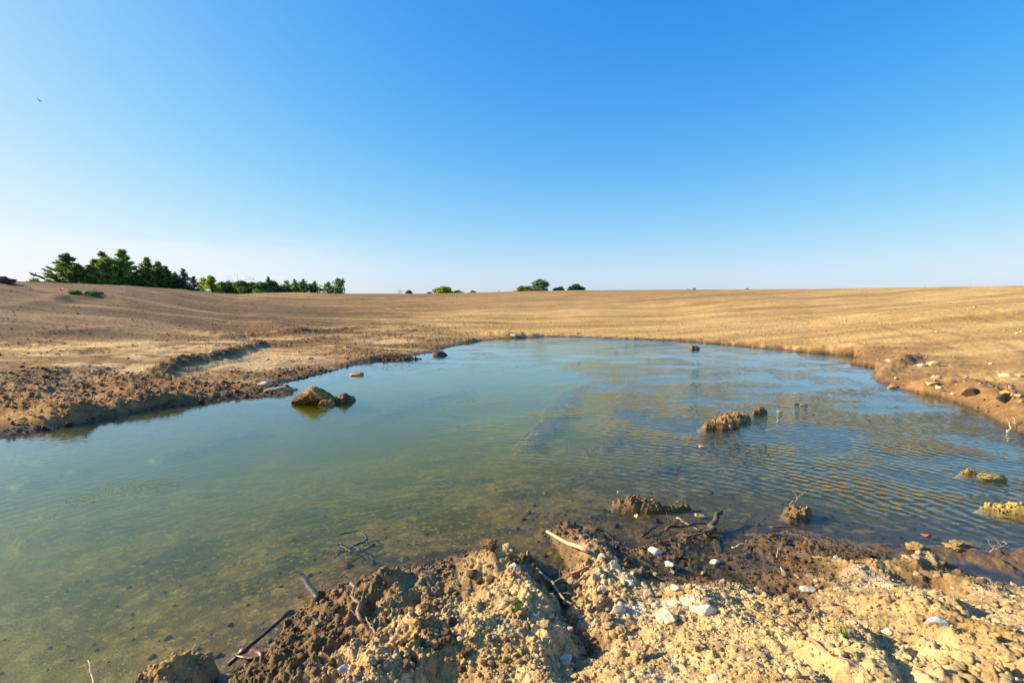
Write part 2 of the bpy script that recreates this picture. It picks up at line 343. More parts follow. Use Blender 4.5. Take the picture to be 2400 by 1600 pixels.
def terrain(x, y, detail=True):
    r = np.hypot(x, y)+1e-6
    yy = np.where(y > .05*np.abs(x)+1e-6, y, .05*np.abs(x)+1e-6)
    px = 1200+F*np.clip(x/yy, -2.3, 2.5)
    sy = np.interp(px, SKY_T[:, 0], SKY_T[:, 1]); D = np.interp(px, D_T[:, 0], D_T[:, 1]); rs = np.interp(px, RS_T[:, 0], RS_T[:, 1])
    a = (px-1200)/F; b = (800-sy)/F
    cp, sp = math.cos(PITCH), math.sin(PITCH)
    slope = (b*cp-sp)/np.hypot(a, cp+sp*b)
    zD = CAM_H+D*slope
    sd = pond_sd(x, y)
    sdw = sd+(fbm(x*1.3, y*1.3, 4, 7)-.5)*np.clip(.10+.03*(r-5), .08, 1.0)
    near = 1-sstep(5.6, 7.2, np.where(x > 0, np.hypot(x*.62, y), r+ .8*np.clip(-x-3, 0, 9)))
    s = np.clip(sdw, 0, None)
    t = np.clip((r-rs)/(D-rs), 0, 1)
    g = .45*t+.55*t**1.7
    lefty = sstep(800, 300, px)
    zf0 = .05*(1-np.exp(-s/.2))+(.14+.22*lefty)*(1-np.exp(-s/4.0))
    zf = zf0*(1-g)+zD*g-np.clip(r-D, 0, None)*.035
    farw = 1-near
    und = (fbm(x*.12, y*.12, 3, 90)-.5)*.6*sstep(2, 14, s)*(1-sstep(.75, 1, t))
    zf = zf+und
    streak = fbm(x*.10+y*.03, y*1.1, 4, 55)-.5
    zf = zf+streak*.03*sstep(1, 8, s)*sstep(8, 20, r)*(1-sstep(.8, .97, t)*.8)
    rsum = np.zeros_like(x)
    for pts, h, w in LEFT_RIDGES+RIGHT_RIDGES:
        m = ridge(x, y, pts, h, w)*sstep(0, .4, s)
        if detail: m = m*(.55+.9*fbm(x*1.4, y*1.4, 3, 11))
        zf = zf+m; rsum = rsum+m
    # cut bank at the left shore
    c = U(255, 962, .1); bank = np.exp(-(((x-c[0])/.9)**2+((y-c[1])/1.6)**2)); zf = zf+.10*bank*sstep(.0, .25, s)
    zn = near_shape(x, y, sdw)
    land = zn*near+zf*farw
    # bed
    w = np.clip(-sdw, 0, None)
    rightw = sstep(-2.0, 1.6, x-.18*(y-5)+(fbm(x*.5, y*.5, 3, 63)-.5)*1.6)
    sl = .09*(1-rightw)+.04*rightw
    r2_ = sstep(.5, 4.5, x-.10*(y-5)); dmax = (.62*(1-rightw)+.17*rightw)*(1-.5*r2_)
    bed = -dmax*(1-np.exp(-w*sl/dmax*1.5))-.015
    bed = bed+(fbm(x*.8, y*.8, 4, 61)-.5)*.16*sstep(0, 1.2, w)
    subm = np.zeros_like(x)
    for pts, h, ww in SUBMERGED:
        m = ridge(x, y, pts, h, ww)
        g_ = sstep(.15, .75, m/h*(.45+fbm(x*3.2, y*3.2, 4, 12)))*sstep(.15, .9, w)*.9; bed = bed*(1-g_)+np.maximum(bed, -.18+.13*rightw+.05*(fbm(x*5, y*5, 3, 14)-.5))*g_
    bed = np.where(w > .25, np.minimum(bed, -.015), bed)
    z = np.where(sdw > 0, land, bed)
    if detail:
        dry = np.clip(z*8+.5, 0.12, 1)
        nm = near*dry
        rough = .35+.9*sstep(.35, .6, fbm(x*1.1+3, y*1.1, 3, 111))
        rough = rough*(1-.5*sstep(.7, 1.6, x)*sstep(.25, .5, fbm(x*.8, y*.8, 2, 115)))
        wx_ = x+.05*fbm(x*7, y*7, 2, 113); wy_ = y+.05*fbm(x*7+9, y*7, 2, 114)
        det = billow(wx_*4.0, wy_*4.0, 6, 150, .60)*.17*rough
        det = det*.75+(cobble(x, y, .20, 101, .35)*.36+cobble(x+.05, y, .105, 102, .45)*.50+cobble(x, y+.03, .055, 103, .5)*.6+cobble(x, y, .03, 109, .5)*.6)*rough
        det = det+(fbm(x*30, y*30, 4, 106, .7)-.5)*.022+(fbm(x*3, y*3, 4, 105, .6)-.5)*.15-.065
        z = z+nm*det*np.where(z > .02, 1, .6)
        mid = farw*(1-sstep(38, 70, r))
        lm = np.maximum(rmask(x, y), np.clip(rsum*6, 0, 1)*1.15)
        dryl = np.clip(.25+z*5, .2, 1)
        shore_r = sstep(3.2, .6, s)*(x > 2)
        amp = np.where(z > 0, (.22+1.0*lm)*np.where(x < 0, .62, .25+.26*shore_r)*(1-sstep(12, 34, s)*.5)*(1-.55*sstep(14, 26, r)), .15)
        dm = billow(x*1.3, y*2.2, 7, 170, .62)*.26+cobble(x, y, .26, 131, .3)*.35+cobble(x, y, .12, 132, .3)*.4-.06
        z = z+mid*dm*amp*np.where(z > 0, dryl, 1)
        z = z+mid*(fbm(x*9, y*9, 4, 135, .65)-.5)*.05*np.where(z > 0, 1, .3)
        z = z-mid*track_mask(x, y)*.045*sstep(.5, 1.5, s)
        z = np.where(w > .3, np.minimum(z, -.02-.05*sstep(.3, 1.0, w)), z)
        # crawler tread marks pressed into the left shore
        tx, ty = U(330, 905, .35)
        q = np.exp(-((x-tx)/2.2)**4-((y-ty)/2.0)**4)
        u = (x-tx)*.35+(y-ty)*.94+.25*np.sin((x-tx)*1.1)
        tm = q*sstep(.35, .55, fbm(x*.6+2, y*.6, 2, 151))
        z = z+np.where(sdw > .3, tm*.055*np.abs(np.sin(u*math.pi/.62)), 0)
    return z, sdw, near, t, px, rsum

# ------------------------------------------------------------------ terrain mesh, denser near the viewer
az = list(np.arange(-52, 52.01, .10))
az = list(np.linspace(-180, -52, 170, endpoint=False))+az+list(np.linspace(52, 180, 170, endpoint=False)[1:])
az = np.radians(np.array(az)); NA = len(az)
rr = [.4]
while rr[-1] < 1500:
    r_ = rr[-1]
    st = .0018*r_+.00042*r_*r_
    if r_ < 1.5: st = .03
    if r_ < 130: st = min(st, .42)
    rr.append(r_+st)
rr = np.array(rr); NR = len(rr)
AZ, RR = np.meshgrid(az, rr)      # rows r
X = RR*np.sin(AZ); Y = RR*np.cos(AZ)
Z, SD, NEAR, T, PXX, RSUM = terrain(X, Y)

def mixc(a, b, t): return a+(b-a)*t[..., None]
def soil_colour(x, y, z, sd, near, t, px, rsum):
    c = lambda *v: np.array(v, float)
    cream = c(.55, .38, .175); tan = c(.44, .285, .125); ochre = c(.40, .22, .065); brown = c(.135, .075, .034); dark = c(.085, .05, .028); red = c(.27, .13, .06)
    n1 = fbm(x*1.4, y*1.4, 4, 201); n2 = fbm(x*6, y*6, 4, 202); n3 = fbm(x*25, y*25, 3, 203)
    base = mixc(np.broadcast_to(tan, x.shape+(3,)), cream, sstep(.40, .62, n2*.6+n1*.4))
    base = mixc(base, ochre, sstep(.56, .70, fbm(x*2.3+5, y*2.3, 4, 204))*.6)
    base = base*(.62+.76*n3)[..., None]
    # near bank: dark damp soil on its left half, pale on the right
    xb = U(1250, 1350, .4)[0]
    left = 1-sstep(-.45, .35, x+ .35*(y-3.2)*-1 + (n1-.5)*1.0+.25)
    left = left*(1-.75*sstep(.45, 1.1, sd+(n1-.5)*.8))
    nb = mixc(base, brown*(.8+.6*n2)[..., None], left*.80)
    damp = 1-sstep(.05, .20, z+(n2-.5)*.18)
    nb = mixc(nb, brown*(.7+.5*n2)[..., None]*1.0, damp*.9)
    # far ground
    st = fbm(x*.09+y*.02, y*.85, 4, 211); st2 = fbm(x*.13+.5*fbm(x*.1, y*.2, 2, 5), y*.9, 5, 212); pat = fbm(x*.35, y*.5, 4, 213)
    fcream = c(.58, .365, .135); ftan = c(.45, .262, .085); fbrown = c(.15, .078, .032); forange = c(.42, .22, .08)
    fb = mixc(np.broadcast_to(ftan, x.shape+(3,)), fcream, sstep(.30, .66, st2*.5+pat*.5))
    fb = mixc(fb, c(.36, .185, .06), sstep(.52, .64, fbm(x*.05+y*.02, y*.5, 5, 231))*.55)
    lefthill = sstep(1150, 650, px+(st-.5)*500)*sstep(.02, .16, t+(st-.5)*.12)
    fb = mixc(fb, fbrown*(.75+.6*st2)[..., None], lefthill*.85)
    hb = fbm(x*.045+y*.03, y*.40+.4*fbm(x*.05, y*.1, 2, 8), 6, 218, .62)
    fb = fb*(1+(sstep(.38, .62, hb)-.55)*.95*sstep(1500, 600, px))[..., None]
    topband = sstep(.40, .75, t+(st-.5)*.35)*sstep(2300, 1300, px)
    fb = mixc(fb, c(.26, .14, .062), topband*.6)
    fb = mixc(fb, fbrown*1.1, sstep(.54, .70, st)*.26*sstep(0, .08, t))
    knoll = np.exp(-((px-660)/130)**2)*sstep(.72, .95, t)
    fb = mixc(fb, forange*1.15, knoll*.9)
    flat = (1-sstep(0, .06, t))*sstep(1000, 700, px)
    fb = mixc(fb, fbrown*1.15, sstep(.5, 0, t)*sstep(1250, 900, px)*np.maximum(rmask(x, y), np.clip(rsum*6, 0, 1))*sstep(.25, .6, n2*.6+n1*.4)*.95)
    hc = fbm(x*.12+y*.05, y*1.2, 5, 229, .6)
    fb = mixc(fb, c(.12, .058, .024), sstep(.52, .62, hc)*sstep(1250, 800, px)*.6)
    fb = mixc(fb, c(.32, .135, .04), sstep(.3, 0, t)*sstep(1250, 900, px)*sstep(.50, .62, fbm(x*.5+7, y*.9, 4, 227))*.45)
    fb = mixc(fb, c(.60, .40, .19), sstep(.06, 0, t)*sstep(1250, 900, px)*sstep(.52, .62, fbm(x*.33+2, y*.8, 4, 233))*(1-rmask(x, y)*.7)*.8*(1-np.clip(rsum*8, 0, 1)))
    rs_ = sstep(1.0, .2, (sd+(n1-.5)*4.0)/(.6+2.4*sstep(1900, 2150, px)))*(x > 2)
    fb = mixc(fb, fbrown*1.3*(.7+.8*n2)[..., None], rs_*.8)
    tx, ty = U(330, 905, .35); q = np.exp(-((x-tx)/2.6)**4-((y-ty)/2.4)**4)
    fb = mixc(fb, c(.27, .125, .05), q*.7*sstep(.35, .6, n1))
    gr = sstep(10, 30, np.hypot(x, y))
    fb = fb*((1-gr)*(.60+.78*fbm(x*4, y*7, 5, 216, .6))+gr*(.84+.32*fbm(x*1.5, y*3, 4, 217)))[..., None]
    fb = mixc(fb, fbrown*1.5, track_mask(x, y)*.33*sstep(.5, 1.5, sd)*(1-sstep(.3, .6, t)))
    wetb = 1-sstep(.02, .14, z+(n1-.5)*.10)
    fb = mixc(fb, brown*1.0, wetb*.85)
    col = mixc(fb, nb, near)
    # bed under water
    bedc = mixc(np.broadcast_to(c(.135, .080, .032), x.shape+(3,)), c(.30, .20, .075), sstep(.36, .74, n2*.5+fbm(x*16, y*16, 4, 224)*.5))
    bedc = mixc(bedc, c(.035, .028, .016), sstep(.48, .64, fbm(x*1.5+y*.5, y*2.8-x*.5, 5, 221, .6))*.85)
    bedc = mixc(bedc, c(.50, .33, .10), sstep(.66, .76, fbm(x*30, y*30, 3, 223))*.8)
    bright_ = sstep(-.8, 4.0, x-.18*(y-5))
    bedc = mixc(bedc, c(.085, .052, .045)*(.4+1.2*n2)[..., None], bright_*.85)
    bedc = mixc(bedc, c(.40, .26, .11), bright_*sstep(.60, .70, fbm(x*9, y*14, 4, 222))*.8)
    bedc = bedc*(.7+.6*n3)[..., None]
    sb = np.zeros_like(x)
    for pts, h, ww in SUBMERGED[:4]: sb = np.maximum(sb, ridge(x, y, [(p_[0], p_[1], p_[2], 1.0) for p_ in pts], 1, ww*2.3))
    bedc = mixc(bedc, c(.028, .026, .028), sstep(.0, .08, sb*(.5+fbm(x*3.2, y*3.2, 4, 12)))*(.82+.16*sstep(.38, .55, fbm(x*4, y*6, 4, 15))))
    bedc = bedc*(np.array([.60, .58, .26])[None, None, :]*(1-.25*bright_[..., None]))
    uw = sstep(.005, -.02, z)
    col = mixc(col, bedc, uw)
    # white marl streaks on the near right bank
    marl = near*sstep(.58, .72, fbm(x*2.0+1, y*5.0, 4, 231))*sstep(.12, .3, z)*sstep(.0, 1.0, x)
    col = mixc(col, c(.72, .62, .47), marl*.8)
    wet = np.clip(1-sstep(.0, .12, z), 0, 1)
    return np.clip(col, 0, .9), wet
CC, WET = soil_colour(X, Y, Z, SD, NEAR, T, PXX, RSUM)
# grass patch tint far left
idx = (np.arange(NR-1)[:, None]*NA+np.arange(NA)[None, :])
nxt = np.roll(np.arange(NA), -1)
i00 = np.arange(NR-1)[:, None]*NA+np.arange(NA)[None, :]
i01 = np.arange(NR-1)[:, None]*NA+nxt[None, :]
faces = np.stack([i00, i01, i01+NA, i00+NA], -1).reshape(-1, 4)[:, ::-1]
verts = np.stack([X, Y, Z], -1).reshape(-1, 3)
# close the small hole under the viewer
ground = mesh_from('ground', verts, faces, M_SOIL, True, None, CC.reshape(-1, 3))
wa = ground.data.attributes.new('wet', 'FLOAT', 'POINT'); wa.data.foreach_set('value', WET.ravel().astype(np.float32))
tag(ground, 'bare graded soil sloping down to the pond, tan and brown', None, None, 'structure')
bmc = bmesh.new(); bmc.from_mesh(ground.data); bmc.verts.ensure_lookup_table()
bmc.faces.new([bmc.verts[i] for i in range(NA)]).smooth = True
bmc.to_mesh(ground.data); bmc.free()

def ground_z(x, y):
    x = np.atleast_1d(np.asarray(x, float)); y = np.atleast_1d(np.asarray(y, float))
    a = np.arctan2(x, y); r = np.hypot(x, y)
    ai = np.clip(np.searchsorted(az, a)-1, 0, NA-2); ri = np.clip(np.searchsorted(rr, r)-1, 0, NR-2)
    ta = np.clip((a-az[ai])/(az[ai+1]-az[ai]), 0, 1); tr = (r-rr[ri])/(rr[ri+1]-rr[ri])
    return (Z[ri, ai]*(1-ta)+Z[ri, ai+1]*ta)*(1-tr)+(Z[ri+1, ai]*(1-ta)+Z[ri+1, ai+1]*ta)*tr
def sample_attr(A, x, y):
    a = np.arctan2(x, y); r = np.hypot(x, y)
    ai = np.clip(np.searchsorted(az, a), 0, NA-1); ri = np.clip(np.searchsorted(rr, r), 0, NR-1)
    return A[ri, ai]
def hit(px, py, dmax=130, water=False):
    """where the line of sight of a pixel meets the ground"""
    d = ray(px, py); hl = math.hypot(d[0], d[1])
    rs = rr[(rr > 1.2) & (rr < dmax)]
    x = d[0]/hl*rs; y = d[1]/hl*rs; zr = CAM_H+d[2]/hl*rs
    gz = ground_z(x, y)
    if water: gz = np.maximum(gz, 0)
    k = np.nonzero(zr <= gz)[0]
    if len(k) == 0:
        return float(x[-1]), float(y[-1]), float(gz[-1])
    k = k[0]
    return float(x[k]), float(y[k]), float(gz[k])

# ------------------------------------------------------------------ water
def water_material():
    m, nt, N, L, out = nodes('pond_water')
    tr = N.new('ShaderNodeBsdfTransparent'); gl = N.new('ShaderNodeBsdfGlossy'); gl.inputs['Roughness'].default_value = .015
    gl.inputs['Color'].default_value = (.72, .90, 1, 1)
    gm = N.new('ShaderNodeNewGeometry')
    mx = N.new('ShaderNodeMixShader')
    geo = N.new('ShaderNodeTexCoord')
    att = N.new('ShaderNodeAttribute'); att.attribute_name = 'ripple'
    def mapping(rot, sc):
        mp = N.new('ShaderNodeMapping'); mp.inputs['Rotation'].default_value = (0, 0, R(rot)); mp.inputs['Scale'].default_value = sc
        L.new(geo.outputs['Object'], mp.inputs[0]); return mp
    def math_(op, a, b):
        n = N.new('ShaderNodeMath'); n.operation = op
        for i, v in enumerate((a, b)):
            if isinstance(v, (int, float)): n.inputs[i].default_value = v
            else: L.new(v, n.inputs[i])
        return n.outputs[0]
    def wave(rot, wl, dist, det, dscale):
        w = N.new('ShaderNodeTexWave'); w.wave_type = 'BANDS'; w.bands_direction = 'Y'; w.wave_profile = 'SIN'
        w.inputs['Scale'].default_value = 2*math.pi/20/wl
        w.inputs['Distortion'].default_value = dist; w.inputs['Detail'].default_value = det; w.inputs['Detail Scale'].default_value = dscale
        mp = mapping(rot, (1, 1, 1)); L.new(mp.outputs[0], w.inputs['Vector']); return w.outputs['Fac']
    def noise(rot, sc, det, s=1.0):
        n = N.new('ShaderNodeTexNoise'); n.inputs['Scale'].default_value = s; n.inputs['Detail'].default_value = det
        mp = mapping(rot, sc); L.new(mp.outputs[0], n.inputs['Vector']); return n.outputs[0]
    # breeze ripples: crests roughly across the view
    h = math_('MULTIPLY', wave(6, .17, 8, 3, .8), .0035)
    h = math_('ADD', h, math_('MULTIPLY', wave(-34, .12, 9, 3, .9), .0042))
    rings = N.new('ShaderNodeTexWave'); rings.wave_type = 'RINGS'; rings.rings_direction = 'SPHERICAL'; rings.inputs['Scale'].default_value = 2*math.pi/20/.165
    rings.inputs['Distortion'].default_value = 9.0; rings.inputs['Detail'].default_value = 2; rings.inputs['Detail Scale'].default_value = .7
    mpr = N.new('ShaderNodeMapping'); ic = U(1700, 970); mpr.inputs['Location'].default_value = (.3, -3.0, 0)
    L.new(geo.outputs['Object'], mpr.inputs[0]); L.new(mpr.outputs[0], rings.inputs['Vector'])
    h = math_('ADD', h, math_('MULTIPLY', rings.outputs['Fac'], .0066))
    h = math_('ADD', h, math_('MULTIPLY', noise(10, (6, 11, 1), 5), .010))
    h = math_('MULTIPLY', h, att.outputs['Fac'])
    h = math_('ADD', h, math_('MULTIPLY', noise(-6, (4, 17, 1), 3), .0012))
    b = N.new('ShaderNodeBump'); b.inputs['Distance'].default_value = 1.0; b.inputs['Strength'].default_value = 1
    L.new(h, b.inputs['Height'])
    L.new(b.outputs[0], gl.inputs['Normal'])
    # reflectance of water (n = 1.333) under skylight polarised at right angles to the sun
    def vmath(op, a, b_=None):
        n = N.new('ShaderNodeVectorMath'); n.operation = op
        for k, v in enumerate((a, b_)):
            if v is None: continue
            if isinstance(v, tuple): n.inputs[k].default_value = v
            else: L.new(v, n.inputs[k])
        return n
    dn = vmath('DOT_PRODUCT', gm.outputs['Incoming'], b.outputs[0]).outputs['Value']
    c_ = math_('MINIMUM', math_('MAXIMUM', math_('ABSOLUTE', dn, 0), .02), 1.0)
    s2 = math_('SUBTRACT', 1.0, math_('MULTIPLY', math_('SUBTRACT', 1.0, math_('MULTIPLY', c_, c_)), 1/1.777))
    st_ = math_('SQRT', s2, 0)
    nc = math_('MULTIPLY', c_, 1.333); ns = math_('MULTIPLY', st_, 1.333)
    rp = math_('DIVIDE', math_('SUBTRACT', nc, st_), math_('ADD', nc, st_)); rp = math_('MULTIPLY', rp, rp)
    rs = math_('DIVIDE', math_('SUBTRACT', c_, ns), math_('ADD', c_, ns)); rs = math_('MULTIPLY', rs, rs)
    inv = vmath('SCALE', gm.outputs['Incoming']); inv.inputs['Scale'].default_value = -1
    rf = vmath('REFLECT', inv.outputs[0], b.outputs[0])
    cg = vmath('DOT_PRODUCT', rf.outputs[0], tuple(sdir)).outputs['Value']; cg2 = math_('MULTIPLY', cg, cg)
    P_ = math_('MULTIPLY', math_('DIVIDE', math_('SUBTRACT', 1.0, cg2), math_('ADD', 1.0, cg2)), .9)
    wp = math_('MULTIPLY', math_('ADD', P_, 1.0), .5); ws = math_('SUBTRACT', 1.0, wp)
    fm = math_('ADD', math_('MULTIPLY', rp, wp), math_('MULTIPLY', rs, ws))
    fm = math_('MINIMUM', math_('MULTIPLY', fm, 1.55), .8)
    L.new(fm, mx.inputs[0]); L.new(tr.outputs[0], mx.inputs[1]); L.new(gl.outputs[0], mx.inputs[2]); L.new(mx.outputs[0], out.inputs['Surface'])
    vs = N.new('ShaderNodeVolumeScatter'); vs.inputs['Color'].default_value = (.66, .64, .03, 1); vs.inputs['Density'].default_value = .31
    va = N.new('ShaderNodeVolumeAbsorption'); va.inputs['Color'].default_value = (.62, .70, .02, 1); va.inputs['Density'].default_value = 1.1
    ad = N.new('ShaderNodeAddShader'); L.new(vs.outputs[0], ad.inputs[0]); L.new(va.outputs[0], ad.inputs[1]); L.new(ad.outputs[0], out.inputs['Volume'])
    return m
gx = np.linspace(-16, 24, 201); gy = np.linspace(-5, 46, 256)
GX, GY = np.meshgrid(gx, gy); nx, ny = len(gx), len(gy)
q = (np.arange(ny-1)[:, None]*nx+np.arange(nx-1)[None, :])
topf = np.stack([q, q+1, q+1+nx, q+nx], -1).reshape(-1, 4)
tv = np.stack([GX, GY, np.zeros_like(GX)], -1).reshape(-1, 3)
per = list(range(nx-1))+[i*nx+nx-1 for i in range(ny-1)]+[(ny-1)*nx+i for i in range(nx-1, 0, -1)]+[i*nx for i in range(ny-1, 0, -1)]
n0 = len(tv); bv = tv[per].copy(); bv[:, 2] = -3.0
sf = [(per[i], n0+i, n0+(i+1) % len(per), per[(i+1) % len(per)]) for i in range(len(per))]
water = mesh_from('water', np.vstack([tv, bv]), np.vstack([topf, np.array(sf)]), water_material(), True)
bmc = bmesh.new(); bmc.from_mesh(water.data); bmc.verts.ensure_lookup_table()
bmc.faces.new([bmc.verts[n0+i] for i in range(len(per))][::-1])
bmesh.ops.recalc_face_normals(bmc, faces=bmc.faces)
for f in bmc.faces: f.smooth = False
bmc.to_mesh(water.data); bmc.free()
rx = sstep(-2.5, 4.0, GX-.12*(GY-6)+(fbm(GX*.3, GY*.3, 3, 301)-.5)*4)
patch_ = .45+1.1*sstep(.32, .62, fbm(GX*.22+4, GY*.16, 3, 305))
rip = .07+.72*rx*patch_+.22*sstep(11, 20, GY)*(1-rx)
calm_sd = sstep(0, 1.2, -pond_sd(GX, GY)*np.where(GX > 0, 1.6, .7))
lee = U(1900, 1010); rip = rip*(1-.65*np.exp(-((GX-lee[0])/1.0)**2-((GY-lee[1])/1.3)**2))
rip = rip*(1-.55*sstep(8, 15, GY))*(.25+.75*calm_sd)*(.15+1.7*sstep(.25, .7, fbm(GX*.8, GY*1.3, 3, 306)))
wa = water.data.attributes.new('ripple', 'FLOAT', 'POINT')
wa.data.foreach_set('value', np.concatenate([rip.ravel(), np.zeros(len(per))]).astype(np.float32))
tag(water, 'still green and blue pond water, rippled on the right', None, None, 'structure')

# ------------------------------------------------------------------ stones
rng = np.random.default_rng(5)
def ico(sub):
    bm = bmesh.new(); bmesh.ops.create_icosphere(bm, subdivisions=sub, radius=1.0)
    v = np.array([x.co[:] for x in bm.verts]); f = np.array([[q.index for q in p.verts] for p in bm.faces]); bm.free(); return v, f
ICO = {s: ico(s) for s in (1, 2, 3, 4, 5)}
def n3(p, sc, seed):
    x, y, z = p[:, 0]*sc, p[:, 1]*sc, p[:, 2]*sc
    return (vnoise(x+7.1*seed, y+z*.7+3, seed)+vnoise(y*1.1+5, z+x*.6, seed+1)+vnoise(z*1.05+9, x+y*.8, seed+2))/3-.5
def rock_shape(sub, seed, rough=.35, cuts=13, fine=.07, flat=0.0):
    """an irregular stone: sphere cut by random planes, then roughened"""
    v, f = ICO[sub]; v = v.copy(); rg = np.random.default_rng(seed)
    for _ in range(cuts):
        n = rg.normal(size=3); n /= np.linalg.norm(n); d = rg.uniform(.42, .80)
        s = v@n; over = np.clip(s-d, 0, None); v = v-over[:, None]*n*.92
    nrm = v/np.maximum(np.linalg.norm(v, axis=1, keepdims=True), 1e-6)
    v = v+nrm*(n3(v, 1.3, seed)*rough)[:, None]
    if sub >= 2: v = v+nrm*(n3(v, 4, seed+3)*fine*2)[:, None]
    if sub >= 4: v = v+nrm*(n3(v, 11, seed+5)*fine*1.2)[:, None]+nrm*(n3(v, 25, seed+8)*fine*.6)[:, None]
    return v, f
def clod_shape(sub, seed):
    v, f = rock_shape(sub, seed, .9, 9, .05)
    nrm = v/np.maximum(np.linalg.norm(v, axis=1, keepdims=True), 1e-6)
    v = v+nrm*(np.abs(n3(v, 3.2, seed+2))*1.0-.12)[:, None]
    if sub >= 3: v = v+nrm*(np.abs(n3(v, 8, seed+4))*.55-.05)[:, None]
    if sub >= 4: v = v+nrm*(n3(v, 20, seed+6)*.22)[:, None]
    if sub >= 5: v = v+nrm*(n3(v, 42, seed+7)*.12)[:, None]
    return v, f
PROTO1 = [rock_shape(1, 900+i) for i in range(14)]
PROTO2 = [rock_shape(2, 930+i) for i in range(10)]+[rock_shape(2, 960+i, .8, 10, .25) for i in range(8)]
PROTO3 = [rock_shape(2, 990+i, .9, 9, .3) for i in range(8)]
PAL = np.array([(.55, .46, .31), (.62, .55, .42), (.52, .40, .25), (.46, .30, .15), (.40, .38, .35), (.50, .27, .09), (.30, .19, .11), (.56, .44, .29)])
PALW = np.array([.10, .04, .26, .22, .05, .10, .11, .12])
def rotmats(n, rg):
    q = rg.normal(size=(n, 4)); q /= np.linalg.norm(q, axis=1, keepdims=True); w, x, y, z = q.T
    return np.stack([np.stack([1-2*(y*y+z*z), 2*(x*y-z*w), 2*(x*z+y*w)], -1), np.stack([2*(x*y+z*w), 1-2*(x*x+z*z), 2*(y*z-x*w)], -1), np.stack([2*(x*z-y*w), 2*(y*z+x*w), 1-2*(x*x+y*y)], -1)], 1)
def scatter(name, x, y, size, protos, label, cat, mode='mix', sink=.25):
    n = len(x); z = ground_z(x, y)
    soil = sample_attr(CC, x, y)
    pal = PAL[rng.choice(len(PAL), n, p=PALW)]
    k = rng.random(n)
    own = {'mix': .72, 'soil': .97, 'pale': .25}[mode]
    col = np.where((k < own)[:, None], soil*rng.uniform(.8, 1.3, n)[:, None], pal)
    under = z < .0
    col = np.where(under[:, None], soil*rng.uniform(.7, 1.6, n)[:, None], col)
    wetf = np.clip(sstep(.18, .04, z), 0, 1)*.55
    lum = soil.mean(1); dk = np.clip(.35+lum*2.0, .3, 1.0)
    col = col*(1-wetf)[:, None]*np.where(k < own, 1, dk)[:, None]
    Rm = rotmats(n, rng); sc = rng.uniform(.6, 1.2, (n, 3))*size[:, None]; 
    pid = rng.integers(0, len(protos), n)
    V = []; Fc = []; Cc = []; off = 0
    for p in range(len(protos)):
        m = np.nonzero(pid == p)[0]
        if not len(m): continue
        pv, pf = protos[p]
        vv = pv[None]*sc[m][:, None, :]
        vv = np.einsum('nij,nvj->nvi', Rm[m], vv); vv[..., 2] *= .72
        vv = vv+np.stack([x[m], y[m], z[m]+size[m]*sink], -1)[:, None, :]
        V.append(vv.reshape(-1, 3)); k_ = len(pv)
        Fc.append((pf[None]+(np.arange(len(m))*k_)[:, None, None]).reshape(-1, 3)+off); off += len(m)*k_
        Cc.append(np.repeat(col[m], k_, axis=0))
    o = mesh_from(name, np.vstack(V), np.vstack(Fc), M_STONE, False, None, np.clip(np.vstack(Cc), 0, .85))
    return tag(o, label, cat, None, 'stuff')
def in_polar(n, r0, r1, a0, a1, power=1.0):
    r = r0+(r1-r0)*rng.random(n)**power; a = np.radians(rng.uniform(a0, a1, n)); return r*np.sin(a), r*np.cos(a)
def powsize(n, lo, hi, p=2.6):
    u = rng.random(n); return (lo**(1-p)+u*(hi**(1-p)-lo**(1-p)))**(1/(1-p))
# near bank
x, y = in_polar(60000, 1.5, 5.6, -52, 52)
sdp = sample_attr(SD, x, y); g = fbm(x*1.5, y*1.5, 3, 401)
dens = sstep(.3, .6, g)*.85+.2
keep = (sdp > -.05) & (rng.random(len(x)) < dens)
x, y = x[keep], y[keep]
scatter('gravel', x, y, powsize(len(x), .004, .018, 2.2), PROTO1, 'loose crumbs and gravel strewn over the near bank', 'gravel')
x, y = in_polar(4500, 1.5, 5.4, -52, 52)
sdp = sample_attr(SD, x, y); keep = (sdp > .03) & (rng.random(len(x)) < .25+.75*sstep(.42, .6, fbm(x*1.5, y*1.5, 3, 402)))
x, y = x[keep], y[keep]
scatter('soil_clods', x, y, powsize(len(x), .014, .036, 2.6), PROTO2, 'small broken clods of soil crumbled over the near bank', 'soil clods', 'soil', .3)
# bed pebbles and rubble, near left shallows
x, y = in_polar(3500, 2.2, 9, -50, 52)
sdp = sample_attr(SD, x, y); keep = (sdp < -.02) & (sdp > -3.2) & (rng.random(len(x)) < np.exp(sdp/1.3))
x, y = x[keep], y[keep]
scatter('pond_rubble', x, y, powsize(len(x), .01, .06, 2.4), PROTO1, 'sunken pebbles and rubble on the pond bed near the shore', 'rubble', 'soil', .1)
# left bank
x, y = in_polar(70000, 8, 44, -56, -2, 1.3)
sdp = sample_attr(SD, x, y); g = np.maximum(rmask(x, y), np.clip(sample_attr(RSUM, x, y)*7, 0, 1.3))
keep = (sdp > .0) & (rng.random(len(x)) < .04+.75*g*sstep(26, 8, sdp)+.5*sstep(1.2, .2, sdp))
x, y = x[keep], y[keep]; s = powsize(len(x), .016, .10, 2.9)
scatter('bank_stones', x, y, s, PROTO1, 'scattered crumbs and stones on the far left shore', 'stones', 'soil', .15)
